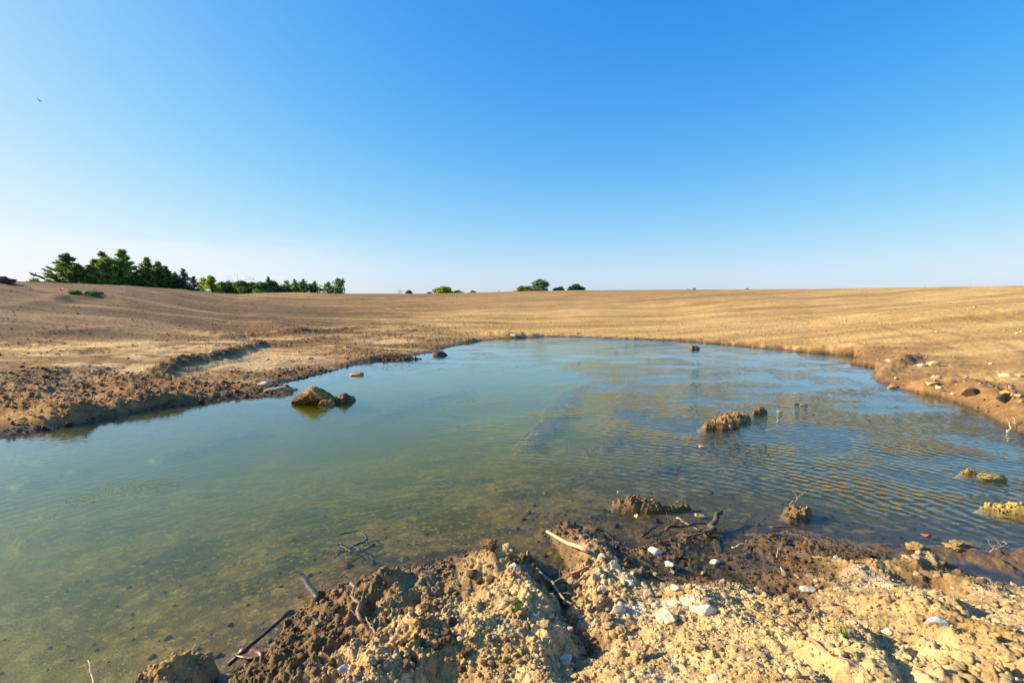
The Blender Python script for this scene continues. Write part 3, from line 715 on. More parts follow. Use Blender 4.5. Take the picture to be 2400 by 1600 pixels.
# right bank
x, y = in_polar(40000, 9, 50, -2, 56, 1.4)
sdp = sample_attr(SD, x, y); g = fbm(x*.5+9, y*.5, 3, 404)
keep = (sdp > .02) & (rng.random(len(x)) < (.12+.88*sstep(.5, .68, g))*np.where(sdp < 2.0, 1.6, .25))
x, y = x[keep], y[keep]; s = powsize(len(x), .016, .08, 3.0)
scatter('shore_stones', x, y, s, PROTO1, 'scattered crumbs and stones on the right shore', 'stones', 'soil', .1)
# far field lumps
x, y = in_polar(4500, 30, 84, -50, 50)
scatter('field_clods', x, y, powsize(len(x), .035, .12, 3.2), PROTO1, 'tiny clods scattered over the distant graded field', 'clods', 'mix', .2)

# ---- single stones: px, py (pixel of the foot), width px, height ratio, colour, kind, label
CR = (.58, .48, .32); WH = (.60, .52, .38); GR = (.40, .39, .36); TN = (.50, .36, .19); BR = (.20, .12, .065); DK = (.10, .065, .045); OC = (.50, .28, .09); YL = (.58, .42, .17)
def put_rock(px, py, wpx, hr, dr, col, kind, label, name='rock', cat='rock', rot=0, seed=None, sub=4, group=None, water=False, sink=.25, mat=None, yaw=0, dist=None):
    x, y, z = hit(px, py, water=water)
    if dist: pass
    fwd = y*math.cos(PITCH)-(z-CAM_H)*math.sin(PITCH)
    w = wpx*fwd/F
    seed = seed or int(px*7+py)
    v, f = (clod_shape if kind == 'clod' else rock_shape)(sub, seed)
    v = v/np.array([np.ptp(v[:, 0]), np.ptp(v[:, 1]), np.ptp(v[:, 2])])
    v = v*np.array([w, w*dr, w*hr]); v[:, 2] += w*hr*(.5-sink)
    cy_, sy_ = math.cos(yaw), math.sin(yaw)
    v = np.stack([v[:, 0]*cy_-v[:, 1]*sy_, v[:, 0]*sy_+v[:, 1]*cy_, v[:, 2]], -1)
    c = np.tile(np.array(col), (len(v), 1))*(1+n3(v/w*2, 2.2, seed+11)[:, None]*.7)
    o = mesh_from(name, v, f, mat or (M_SOIL if kind == 'clod' else M_STONE), kind == 'clod', None, np.clip(c, 0, .9))
    o.location = (x, y+w*dr*.35, z)
    return tag(o, label, cat, group)
ROCKS = [
 (1030,834,34,.42,.9,DK,'rock','dark wet rock at the left shore beside a low mud shelf'),
 (832,880,36,.30,.7,(.42,.24,.13),'rock','flat reddish stone in the water beyond the big boulder'),
 (613,903,32,.42,.8,(.45,.46,.42),'rock','pale blue-grey stone on the spit left of the big boulder'),
 (655,915,28,.5,.8,(.42,.36,.27),'rock','tan grey stone on the spit nearest the big boulder'),
 (632,920,52,.28,.8,(.30,.23,.15),'rock','low broad brown slab in the middle of the spit'),
 (498,828,26,.6,.8,(.42,.29,.14),'rock','tan rock on the crumbly ridge of the left shore'),
 (412,842,18,.5,.8,(.36,.24,.12),'rock','smaller tan rock on the lower end of the ridge on the left shore'),
 (1207,792,30,.32,.8,(.42,.38,.26),'rock','flat grey slab at the far left corner of the pond'),
 (1831,966,15,.4,.8,(.36,.26,.12),'rock','small yellow stone in the water right of the mud islet'),
 (1888,951,16,.35,.8,(.22,.12,.07),'rock','small red-brown stone farthest right of the mud islet'),
 (1868,948,11,.35,.8,DK,'rock','tiny dark stone between the yellow and the red-brown stone'),
 (2094,910,18,.7,.9,(.38,.24,.09),'rock','upright brown stone in the water off the muddy point'),
 (2166,858,26,.45,.7,(.46,.45,.42),'rock','grey oval stone on the right shore'),
 (2195,862,26,.65,.8,(.60,.44,.22),'rock','pale tan rock beside the grey oval stone'),
 (2192,902,28,.35,.8,(.46,.33,.16),'rock','flat tan slab on the muddy right shore'),
 (2285,926,34,.8,.8,DK,'rock','black-brown rock on the right shore'),
 (2360,946,34,.75,.8,(.06,.048,.04),'rock','black rock near the right edge of the shore'),
 (2367,925,28,.45,.8,OC,'rock','orange rock above the black rock on the right shore'),
 (2240,925,16,.4,.8,CR,'rock','small cream stone left of the black-brown rock'),
 (2372,888,32,.45,.8,(.60,.46,.26),'rock','pale rounded rock high on the right shore'),
 (2337,1124,72,.30,.45,(.40,.29,.11),'clod','long yellow stone lying in the water near the right edge'),
 (1412,1432,50,.85,.8,(.40,.27,.14),'clod','round brown clod in the dark hollow of the near bank'),
 (1450,1440,38,.75,.7,(.50,.43,.32),'rock','angular grey-cream rock right of the round brown clod'),
 (1428,1455,32,.9,.7,(.34,.22,.12),'clod','brown clod below the angular grey-cream rock'),
 (1570,1460,46,.75,.8,WH,'rock','bright white rock on the near bank'),
 (1552,1462,24,.6,.8,(.66,.58,.43),'rock','cream stone touching the bright white rock'),
 (1655,1442,64,.45,.5,(.74,.68,.54),'rock','long white rock right of the bright white rock'),
 (1413,1312,20,.7,.8,WH,'rock','small white stone high on the stony mound'),
 (1410,1385,22,.7,.8,CR,'rock','cream stone above the round brown clod'),
 (1440,1332,20,.7,.8,CR,'rock','cream stone on the crest of the stony mound'),
 (1535,1300,34,.5,.8,(.66,.62,.52),'rock','pale flaky stone on the far side of the stony mound'),
 (1572,1328,24,.6,.8,(.52,.50,.46),'rock','grey-white stone on the right flank of the stony mound'),
 (1678,1322,22,.45,.7,WH,'rock','small white slab at the edge of the brown mud'),
 (1478,1375,26,.6,.8,(.64,.56,.42),'rock','cream rock in the middle of the stony slope'),
 (1520,1400,24,.8,.8,(.52,.42,.27),'rock','rounded tan stone on the stony slope'),
 (1590,1385,30,.5,.8,(.62,.53,.38),'rock','pale stone left of the smooth bare patch'),
 (1328,1562,28,1.1,.8,WH,'rock','tall white stone near the bottom of the near bank'),
 (1676,1600,26,.8,.8,WH,'rock','white pointed stone at the bottom edge'),
 (1185,1425,40,.7,.8,(.50,.37,.21),'clod','pale lumpy clod left of the green sprig'),
 (1195,1310,46,.9,.7,(.50,.34,.17),'clod','tall tan clod on top of the brown mound'),
 (1150,1285,46,.6,.7,(.22,.12,.055),'clod','rust-brown clod on the tip of the brown mound'),
 (1205,1340,30,.8,.8,(.62,.52,.38),'clod','whitish lump in the flank of the brown mound'),
 (2203,1465,62,.26,.4,(.76,.70,.54),'rock','long cream stone lying at a slant on the near bank'),
 (2213,1412,14,.9,.8,WH,'rock','small square white stone right of centre on the near bank'),
 (1902,1392,40,.5,.7,(.66,.57,.42),'rock','cream rock with a shadowed right end on the near bank'),
 (1956,1420,13,.7,.8,DK,'rock','small black pebble on the near bank'),
 (2085,1488,24,.8,.8,(.66,.56,.40),'rock','cream block below the ragged hollow on the right bank'),
 (2370,1552,36,.6,.7,(.56,.36,.16),'rock','rounded orange stone at the lower right'),
 (2130,1312,34,.35,.6,(.55,.40,.22),'clod','low tan clod on the shoulder above the mud'),
 (2165,1290,44,.45,.8,(.36,.235,.10),'clod','smooth tan clod at the left of the shore ledge'),
 (2250,1292,56,.45,.8,(.36,.235,.10),'clod','big smooth tan clod at the end of the shore ledge'),
 (2270,1280,46,.25,.5,(.32,.22,.10),'rock','flat brown stone in the shallows behind the shore ledge'),
 (2178,1258,24,.3,.6,(.42,.13,.06),'rock','small red stone in the shallows of the right shore'),
 (1640,1212,26,.4,.7,YL,'rock','yellow stone in the shallows by the root mass'),
 (1492,1213,10,.9,.9,CR,'rock','tiny cream pebble on the tip of the low mud islet'),
 (1450,1155,8,.8,.8,YL,'rock','tiny yellow pebble in the water beyond the low mud islet'),
 (1646,1048,14,.5,.8,(.60,.36,.18),'rock','small orange stone breaking the ripples below the mud islet'),
 (800,1580,30,.9,.8,(.45,.46,.48),'rock','blue-grey stone at the bottom of the dark soil slope'),
 (905,1485,22,.8,.8,(.50,.33,.12),'rock','ochre stone on the dark soil slope'),
 (970,1462,22,.7,.8,(.56,.32,.08),'rock','orange stone on the dark soil slope'),
 (775,1440,22,.7,.8,(.28,.20,.11),'clod','brown clod right of the leaning branch'),
 (1005,1395,22,.8,.8,(.26,.16,.08),'clod','brown clod in the smooth hollow behind the dark slope'),
 (865,1565,36,1.1,.9,(.42,.29,.15),'clod','upright tan clod low on the dark soil slope'),
 (1505,1545,60,.8,.8,(.50,.35,.18),'clod','large tan clod at the bottom right of the dark hollow'),
 (1365,1530,30,.8,.8,(.48,.34,.18),'clod','tan clod above the tall white stone'),
 (1640,1530,46,.6,.8,(.52,.36,.19),'clod','wide tan clod above the bottom edge'),
 (1250,1480,40,.6,.8,(.55,.41,.24),'clod','flattish pale clod below the green sprig'),
]
for i, (px, py, w, hr, dr, col, kind, lab) in enumerate(ROCKS):
    big = kind == 'clod' or w > 30
    put_rock(px, py, w, hr, dr, col, kind, lab, name='soil_clod' if kind == 'clod' else 'rock', cat='soil clod' if kind == 'clod' else 'rock',
             sub=5 if w > 44 and kind == 'clod' else (4 if big else 3), water=True, sink=.36, yaw=((i*37) % 60-30)*.01)
# mud islets: centre px, py, height, radius x, radius y, rotation, colour, label
ISLETS = [
  (1716,986,.18,.44,.21,.5,(.27,.155,.062),'large crumbly mud islet in the rippled water','mud_islet'),
  (1683,1003,.10,.34,.13,.15,(.25,.14,.055),'low apron of mud at the left foot of the large mud islet','mud_islet'),
  (1782,967,.09,.20,.06,.35,(.26,.15,.06),'narrow mud tongue at the right of the large mud islet','mud_islet'),
  (1500,1190,.10,.30,.10,-.12,(.20,.115,.055),'low mud islet with twigs near the foreground','mud_islet'),
  (1575,1192,.05,.20,.05,.1,(.19,.11,.05),'thin mud strip at the right end of the low mud islet','mud_islet'),
  (1868,1208,.09,.19,.12,.5,(.21,.125,.055),'rounded root-matted mud islet near the right foreground','mud_islet'),
  (2385,1201,.10,.32,.06,-.45,(.42,.28,.09),'yellow mud bar at the right edge of the picture','mud_bar'),
  (2272,1109,.05,.13,.035,-.15,(.44,.24,.06),'small orange mud lump left of the long yellow stone','mud_islet'),
  (1627,818,.20,.30,.22,0,(.19,.15,.10),'pebbly dark mud heap in the water near the far shore','mud_islet'),
  (392,1612,.17,.24,.13,.3,(.36,.22,.09),'crumbly tan earth lump rising from the water at the lower left','earth_lump'),
  (925,842,.12,1.1,.28,.12,(.13,.075,.04),'low dark mud ledge along the left shore','mud_ledge'),
]
for k_, (ipx, ipy, h, rx_, ry_, an, colr, lab, nm) in enumerate(ISLETS):
    cx, cy = U(ipx, ipy, 0); res = .011 if rx_ < .6 else .025
    gu = np.arange(-rx_*1.9, rx_*1.9, res); gv = np.arange(-ry_*1.9, ry_*1.9, res)
    GU, GV = np.meshgrid(gu, gv); ca, sa = math.cos(an), math.sin(an)
    xw = GU*ca-GV*sa+cx; yw = GU*sa+GV*ca+cy
    q_ = (GU/rx_)**2+(GV/ry_)**2+(fbm(xw*6, yw*6, 4, 700+k_)-.5)*1.3
    zz = h*(1.0-q_)*.85
    am = np.clip(zz/h*2+.6, .15, 1)
    zz = zz+am*(billow(xw*6, yw*6, 5, 760+k_)*.09*(h/.2+.2)+cobble(xw, yw, .11, 710+k_, .7)*.4+cobble(xw, yw, .05, 720+k_, .75)*.55+cobble(xw, yw, .025, 730+k_, .7)*.5+(fbm(xw*14, yw*14, 5, 740, .65)-.5)*.05*(h/.2+.3))-.015
    nu, nv = len(gu), len(gv); b_ = np.arange(nv-1)[:, None]*nu+np.arange(nu-1)[None, :]
    fc = np.stack([b_, b_+1, b_+1+nu, b_+nu], -1).reshape(-1, 4)
    zf_ = np.maximum(zz, -.16).ravel(); fc = fc[(zf_[fc] > -.15).any(1)]
    used = np.unique(fc); mp_ = np.full(nu*nv, -1); mp_[used] = np.arange(len(used))
    V_ = np.stack([xw.ravel()-cx, yw.ravel()-cy, zf_], -1)[used]
    tone = (.65+.7*fbm(xw*9, yw*9, 4, 750)).ravel()[used][:, None]*(1-.45*(1-sstep(.0, .035, zf_[used])))[:, None]
    F3 = mp_[fc]; F3 = np.vstack([F3[:, [0, 1, 2]], F3[:, [0, 2, 3]]]); Vs = [V_]; Fs = [F3]; Ts = [tone]; off_ = len(V_)
    above = np.nonzero(V_[:, 2] > -.005)[0]; rgk = np.random.default_rng(800+k_)
    for c_ in rgk.choice(above, min(len(above), int(110*(rx_/.4)**.7)), replace=False):
        pv, pf = PROTO3[rgk.integers(len(PROTO3))]; sz_ = rgk.uniform(.006, .022)*(1.0 if rx_ < .6 else 2)*(.6 if h < .08 else 1)
        Rk = rotmats(1, rgk)[0]; Vs.append((pv*rgk.uniform(.6, 1.2, 3)*sz_)@Rk.T+V_[c_]+np.array([0, 0, sz_*.25])); Fs.append(pf+off_); off_ += len(pv)
        Ts.append(np.full((len(pv), 1), rgk.uniform(.6, 1.5))*(1-.4*(V_[c_, 2] < .03)))
    V_ = np.vstack(Vs); tone = np.vstack(Ts); used = None; zf_ = V_[:, 2]
    o = mesh_from(nm, V_, np.vstack(Fs), M_SOIL, False, None, np.clip(np.array(colr)*tone, 0, .9))
    wa_ = o.data.attributes.new('wet', 'FLOAT', 'POINT'); wa_.data.foreach_set('value', np.clip(1-sstep(0, .06, zf_), 0, 1).astype(np.float32))
    o.location = (cx, cy, 0); tag(o, lab, 'mud bar' if 'bar' in nm else ('mud ledge' if 'ledge' in nm else 'earth lump' if 'lump' in nm else 'mud islet'))
# anonymous fist-sized stones and clods
def many(n, area, label, cat, name, cols, kind, wr, group, seed):
    rg = np.random.default_rng(seed); k = 0; tries = 0
    protos = []
    for j in range(6):
        v, f = (clod_shape if kind == 'clod' else rock_shape)(3, seed*10+j)
        v = v/np.ptp(v, axis=0); v[:, 2] += .18
        c = np.tile(np.array(cols[j % len(cols)]), (len(v), 1))*(1+n3(v*2, 2.2, seed+11)[:, None]*.7)
        protos.append((v, f, c))
    src = []
    while k < n and tries < 6000:
        tries += 1
        px = rg.uniform(area[0], area[1]); py = rg.uniform(area[2], area[3])
        x, y, z = hit(px, py)
        s_ = float(sample_attr(SD, np.array([x]), np.array([y]))[0])
        if s_ < area[4] or s_ > area[5]: continue
        fwd = y; w = rg.uniform(*wr)*fwd/F
        j = k % 6
        if j >= len(src) :
            v, f, c = protos[j]
            o = mesh_from(name, v, f, M_SOIL if kind == 'clod' else M_STONE, kind == 'clod', None, np.clip(c, 0, .9)); src.append(o)
        else:
            o = src[j].copy(); COL.objects.link(o)
        o.location = (x, y, z); o.scale = (w, w*rg.uniform(.6, 1), w*rg.uniform(.4, .85)); o.rotation_euler = (rg.uniform(-.3, .3), rg.uniform(-.3, .3), rg.uniform(0, 6.3))
        tag(o, label, cat, group); k += 1
many(48, (1260, 2390, 1290, 1590, .35, 9), 'small cream stone among others on the pale part of the near bank', 'stone', 'stone', [CR, (.62, .54, .40), (.56, .45, .29), (.52, .40, .24)], 'rock', (9, 19), 'cream stones on the near bank', 61)
many(45, (680, 1240, 1300, 1590, .1, 9), 'small ochre or grey stone on the dark soil slope of the near bank', 'stone', 'stone', [OC, (.42, .33, .2), (.3, .2, .1), GR], 'rock', (7, 16), 'stones on the dark soil slope', 62)
many(34, (1280, 2390, 1330, 1595, .4, 9), 'crumbly tan clod lying on the near bank', 'soil clod', 'soil_clod', [TN, (.54, .40, .22), (.44, .3, .15)], 'clod', (14, 30), 'tan clods on the near bank', 63)
many(45, (660, 1240, 1290, 1590, .05, 9), 'crumbly dark brown clod on the slope at the near shore', 'soil clod', 'soil_clod', [(.16, .095, .05), (.2, .12, .06), (.12, .075, .04)], 'clod', (14, 32), 'dark clods on the near slope', 64)
many(18, (2080, 2395, 850, 1000, .1, 3.0), 'tan or brown stone along the right shore', 'stone', 'stone', [TN, (.5, .36, .18), BR, CR], 'rock', (8, 18), 'stones along the right shore', 65)
many(30, (20, 900, 800, 960, .1, 9), 'brown or tan stone on the rough left shore', 'stone', 'stone', [TN, BR, (.36, .25, .13), (.45, .4, .33)], 'rock', (7, 14), 'stones on the left shore', 66)

# ---- the boulder group in the water
def boulder(pts, label, seed, col1, col2, name='boulder', depth=.8, sub=5):
    """profile given in pixels along the water line: (x px, top height px); footing at a common pixel row"""
    foot = 948
    (xs, hs) = zip(*pts)
    x0, y0 = U(xs[0], foot); x1, _ = U(xs[-1], foot)
    v, f = rock_shape(sub, seed, .22, 9, .05)
    v = v/np.abs(v).max(0)
    scale = (x1-x0)/(xs[-1]-xs[0])
    L_ = x1-x0
    tt = (v[:, 0]+1)/2
    hh = np.interp(tt*(xs[-1]-xs[0])+xs[0], xs, hs)*scale
    wid = np.sqrt(np.clip(1-(2*tt-1)**2, 0.02, 1))
    rg = np.clip(v[:, 2], -1, 1)/np.maximum(wid, .25)
    zz = np.where(v[:, 2] > 0, np.clip(rg, 0, 1.15)*hh, v[:, 2]*.25)
    vy = v[:, 1]*depth*L_/2
    vv = np.stack([(v[:, 0])*L_/2, vy, zz], -1)
    nn = n3(vv, 3.5/ L_, seed)+.5*n3(vv, 9/L_, seed+1)+.35*n3(vv, 22/L_, seed+6); vv = vv+np.stack([nn*.085*L_, nn*.085*L_, n3(vv, 6/L_, seed+2)*.09*L_+np.abs(n3(vv, 13/L_, seed+4))*.12*L_+n3(vv, 30/L_, seed+5)*.05*L_], -1)
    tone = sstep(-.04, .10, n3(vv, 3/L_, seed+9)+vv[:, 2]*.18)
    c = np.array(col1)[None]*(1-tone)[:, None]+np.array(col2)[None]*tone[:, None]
    o = mesh_from(name, vv, f, M_BOULDER, False, None, c)
    for p in o.data.polygons: p.use_smooth = True
    return o, (x0+x1)/2, y0, L_
o, cx, cy, L_ = boulder([(664,6),(680,20),(700,34),(722,45),(738,48),(755,42),(770,32),(782,22),(786,8)], '', 31, (.27,.115,.036), (.56,.31,.10), depth=.75)
o.location = (cx, cy+.42, -.02); tag(o, 'largest brown boulder standing in the water by the left shore', 'boulder')
o, cx, cy, L_ = boulder([(768,6),(778,18),(788,24),(800,20),(812,12),(819,4)], '', 37, (.15,.085,.045), (.30,.19,.10), depth=.9)
o.location = (cx, cy+.42, -.02); tag(o, 'darker pointed boulder at the right end of the largest boulder', 'boulder')
o, cx, cy, L_ = boulder([(742,5),(752,12),(764,12),(778,14),(784,6)], '', 43, (.28,.15,.06), (.45,.28,.12), depth=.6, sub=4)
o.location = (cx, cy+.02, -.01); tag(o, 'small ochre rock in front of the two boulders', 'boulder')

# ------------------------------------------------------------------ sticks
def tube(points, radii, seg=7, seed=0, knob=.0):
    pts = [Vector(p) for p in points]; V = []; Fc = []
    rg = random.Random(seed)
    for i, p in enumerate(pts):
        d = (pts[min(i+1, len(pts)-1)]-pts[max(i-1, 0)]).normalized()
        s = d.cross(Vector((0, 0, 1)));
        if s.length < .1: s = d.cross(Vector((1, 0, 0)))
        s.normalize(); u = s.cross(d)
        for k in range(seg):
            a = 2*math.pi*k/seg; r = radii[i]*(1+rg.uniform(-knob, knob))
            V.append(tuple(p+s*math.cos(a)*r+u*math.sin(a)*r))
    for i in range(len(pts)-1):
        for k in range(seg):
            a = i*seg+k; b = i*seg+(k+1) % seg
            Fc.append((a, b, b+seg)); Fc.append((a, b+seg, a+seg))
    n = len(V); V.append(tuple(pts[0])); V.append(tuple(pts[-1]))
    for k in range(seg):
        Fc.append((n, (k+1) % seg, k)); e = (len(pts)-1)*seg; Fc.append((n+1, e+k, e+(k+1) % seg))
    return V, Fc
def merge(parts):
    V = []; Fc = []
    for v, f in parts:
        o = len(V); V += list(v); Fc += [tuple(i+o for i in q) for q in f]
    return V, Fc
def wig(a, b, n, amp, rg):
    a = Vector(a); b = Vector(b); L = (b-a).length; out = []
    for i in range(n+1):
        p = a.lerp(b, i/n)
        if 0 < i < n: p += Vector((rg.uniform(-1, 1), rg.uniform(-1, 1), rg.uniform(-.6, .6)))*amp*L
        out.append(p)
    return out
def at_px(px, py, lift=0, water=True, fixd=None):
    x, y, z = hit(px, py, water=water); return Vector((x, y, z+lift))
def stick(a, b, wpx, mat, label, name='stick', cat='stick', lifts=(.02, .02), twigs=0, seed=1, amp=.03, taper=.5, part=True, n=7, knob=.15):
    """a and b are picture positions on the ground, lifted in metres"""
    rg = random.Random(seed)
    A = at_px(*a, lifts[0]); B = at_px(*b, lifts[1])
    w = wpx*A.y/F/2
    pts = wig(A, B, n, amp, rg)
    t = empty(name, A)
    if len(label) and True:
        tag(t, label, cat)
    inv = [p-A for p in pts]
    v, f = tube(inv, [w*(1-(1-taper)*i/n) for i in range(n+1)], 8, seed, knob)
    mesh_from('stem', v, f, mat, True, t)
    for k in range(twigs):
        i = rg.randint(1, n-1); p = inv[i]; L = (B-A).length
        d = ((B-A).normalized()+Vector((rg.uniform(-1.4, 1.4), rg.uniform(-1, 1), rg.uniform(.1, 1.1)))).normalized()
        e = p+d*L*rg.uniform(.15, .35)
        tp = wig(p, e, 4, .08, rg); v, f = tube(tp, [w*.32*(1-.7*j/4) for j in range(5)], 5, seed+k)
        mesh_from('twig', v, f, mat, True, t)
    return t
stick((748,1410), (709,1374), 17, M_DARKWOOD, 'charred stub of a branch poking out over the water edge', lifts=(.02, .07), taper=.85, amp=.02, seed=3, n=6, knob=.12)
stick((852,1474), (822,1400), 11, M_STICK, 'bent brown branch with twigs leaning on the dark soil slope', lifts=(.03, .10), twigs=5, taper=.6, seed=4, amp=.05)
stick((880,1497), (858,1462), 5, M_STICK, 'thin forked twig just below the bent brown branch', lifts=(.02, .05), twigs=2, seed=5)
stick((535,1568), (672,1450), 11, M_DARKWOOD, 'long dark strip of wood lying in the shallow water', lifts=(.03, .03), taper=.8, seed=6, amp=.01)
stick((1282,1268), (1375,1312), 7, M_PALEWOOD, 'pale dry stick reaching over the small inlet', lifts=(.10, .06), taper=1.3, twigs=2, seed=7, amp=.02)
stick((1258,1345), (1340,1428), 7, M_STICK, 'thin brown stick running down the hollow', lifts=(.03, .03), twigs=2, seed=8, amp=.03)
stick((1335,1352), (1388,1332), 12, M_REDWOOD, 'short red-brown wood piece at the head of the hollow', lifts=(.03, .03), taper=.4, seed=9)
stick((1340,1382), (1372,1362), 9, M_STICK, 'splinter of light brown wood below the red-brown piece', lifts=(.02, .05), taper=.5, seed=10)
stick((1336,1372), (1341,1340), 3, M_PALEWOOD, 'thin upright straw at the edge of the hollow', lifts=(0, .03), seed=11)
stick((990,1518), (1022,1475), 8, M_DARKWOOD, 'dark slanting stick stuck in the gravel of the near bank', lifts=(.01, .06), taper=.5, seed=12)
stick((1830,1455), (1950,1545), 11, M_STICK, 'thick grey-brown root lying across the right bank', lifts=(.02, .02), twigs=6, seed=13, amp=.04)
stick((1760,1430), (1850,1500), 5, M_STICK, 'thin root left of the thick root on the right bank', lifts=(.02, .02), twigs=4, seed=14, amp=.05)
stick((2130,1590), (2260,1585), 4, M_STICK, 'thin straight twig at the lower right', lifts=(.01, .01), seed=15)
stick((222,1605), (207,1555), 4, M_PALEWOOD, 'pale forked twig standing up from the water at the lower left', lifts=(.0, .02), twigs=2, seed=16)
stick((410,1598), (460,1545), 4, M_PALEWOOD, 'pale bent twig on the mud lump at the lower left', lifts=(.02, .10), twigs=2, seed=17)
stick((1586,1122), (1589,1098), 3.5, M_DARKWOOD, 'thin dark twig standing in the rippled shallows', lifts=(0, .03), seed=18, twigs=1)
stick((1546,1095), (1547,1080), 2.5, M_DARKWOOD, 'shorter dark twig left of the standing twig', lifts=(0, .02), seed=19)
stick((1505,1262), (1540,1238), 8, M_DARKWOOD, 'dark waterlogged branch in the brown shallows', lifts=(.02, .02), seed=20)
stick((1822,990), (1835,984), 3, M_PALEWOOD, 'pale leaf stalk floating right of the mud islet', lifts=(0.01, .04), seed=21)
stick((1715,1292), (1745,1284), 4, M_PALEWOOD, 'white twig beside the root mass puddle', lifts=(.03, .05), twigs=2, seed=22)
stick((1585,1225), (1640,1250), 4, M_STICK, 'thin bleached root on the left of the root mass', lifts=(.05, .03), twigs=3, seed=23)
stick((1655,1262), (1690,1222), 16, M_BARK, 'dark root stump rising from the mud by the puddle', name='root_stump', cat='root', lifts=(.02, .10), taper=.7, twigs=4, seed=24, amp=.06)
stick((1560,1250), (1655,1238), 8, M_BARK, 'tangled dark root stretching left from the root stump', name='root', cat='root', lifts=(.04, .05), twigs=6, seed=25, amp=.07)
stick((1600,1262), (1690,1258), 6, M_BARK, 'lower dark root running to the puddle', name='root', cat='root', lifts=(.03, .05), twigs=5, seed=26, amp=.07)
stick((1850,1200), (1895,1180), 3, M_STICK, 'twig tangle on the small root islet', lifts=(.08, .10), twigs=6, seed=27, amp=.1)
stick((1805,1240), (1870,1237), 5, M_REDWOOD, 'red-brown stick at the water edge below the root islet', lifts=(.02, .02), seed=28)
stick((2320,1300), (2360,1282), 4, M_STICK, 'dry twig tangle at the right end of the near shore', lifts=(.03, .06), twigs=7, seed=29, amp=.08)
stick((2360,1010), (2378,996), 4, M_PALEWOOD, 'pale dead weed on the right shore', lifts=(0, .08), twigs=6, seed=30, amp=.08)
stick((1570,1195), (1598,1180), 2.5, M_STICK, 'thin twig at the right end of the low mud islet', lifts=(.02, .06), twigs=2, seed=31)
stick((1905,1310), (1945,1318), 3, M_STICK, 'curved dry twig in the brown mud', lifts=(.02, .02), seed=32, amp=.1)
stick((1820,1310), (1823,1290), 2.5, M_PALEWOOD, 'upright straw in the brown mud strip', lifts=(0, .02), seed=33)
# submerged branch
b = empty('branch', at_px(800, 1295, 0)); tag(b, 'sunken dark branch with bare twigs showing through green water', 'branch')
rg = random.Random(71)
for (a1, b1, w_) in (((788,1300),(862,1262),5),((862,1262),(840,1240),5),((840,1240),(795,1252),4),((795,1270),(822,1296),5),((818,1268),(845,1292),4),((845,1292),(880,1275),4),((782,1305),(800,1292),3)):
    A = Vector((*U(*a1), .004)); B = Vector((*U(*b1), .008))
    A.z = rg.uniform(-.02, .0); B.z = rg.uniform(-.005, .012)
    v, f = tube([p-b.location for p in wig(A, B, 6, .05, rg)], [w_*A.y/F/2*.8]*7, 6, 5)
    mesh_from('twig', v, f, M_DARKWOOD, True, b)
# bark sheet in the pool
def bark_sheet(px, py, wpx, label, seed):
    c = at_px(px, py, .02); s = wpx*c.y/F; rg = np.random.default_rng(seed)
    n = 14; V = []; 
    for i in range(n+1):
        for j in range(5):
            u = i/n; w = (j/4-.5)*.42*math.sin(math.pi*min(1, u*1.15+.08))**.6
            V.append(((u-.5)*s, w*s+.04*s*math.sin(u*5), .03*s*math.cos(j*1.6)+.02*s*rg.normal()*.5))
    m = len(V); V2 = V+[(x, y, z-.012) for x, y, z in V]; Fc = []
    for i in range(n):
        for j in range(4):
            a = i*5+j; Fc.append((a, a+5, a+6, a+1)); Fc.append((m+a, m+a+1, m+a+6, m+a+5))
    for i in range(n):
        a = i*5; Fc.append((a, m+a, m+a+5, a+5)); a = i*5+4; Fc.append((a, a+5, m+a+5, m+a))
    for j in range(4):
        Fc.append((j, j+1, m+j+1, m+j)); a = n*5+j; Fc.append((a, m+a, m+a+1, a+1))
    o = mesh_from('bark_sheet', V2, Fc, M_REDWOOD, False); o.location = c; o.rotation_euler = (.1, -.1, -.25)
    return tag(o, label, 'bark')
bark_sheet(592, 1545, 90, 'curled red-brown sheet of bark in the muddy pool at the bottom', 3)
# floating algae specks
V = []; Fc = []; rg = np.random.default_rng(77)
path = [(20,1275),(90,1240),(170,1175),(260,1150),(340,1140),(410,1135)]
for k in range(900):
    i = rg.integers(0, len(path)-1); t = rg.random(); p = [path[i][q_]*(1-t)+path[i+1][q_]*t for q_ in (0, 1)]
    if i < 2 and rg.random() < .75: continue
    px_, py_ = p[0]+rg.normal()*14, p[1]+rg.normal()*11
    x, y = U(px_, py_); s = rg.uniform(.003, .011); a = rg.uniform(0, 6.3); n = len(V)
    for q_ in range(5): V.append((x+s*math.cos(a+q_*1.2566)*rg.uniform(.6, 1.2), y+s*math.sin(a+q_*1.2566)*rg.uniform(.6, 1.2), .004))
    V.append((x, y, .007))
    for q_ in range(5): Fc.append((n+q_, n+(q_+1) % 5, n+5))
o = mesh_from('algae', V, Fc, plain_material('algae', (.16, .15, .03), .8, 20), False); tag(o, 'scattered specks of algae floating on the green water', 'algae', None, 'stuff')

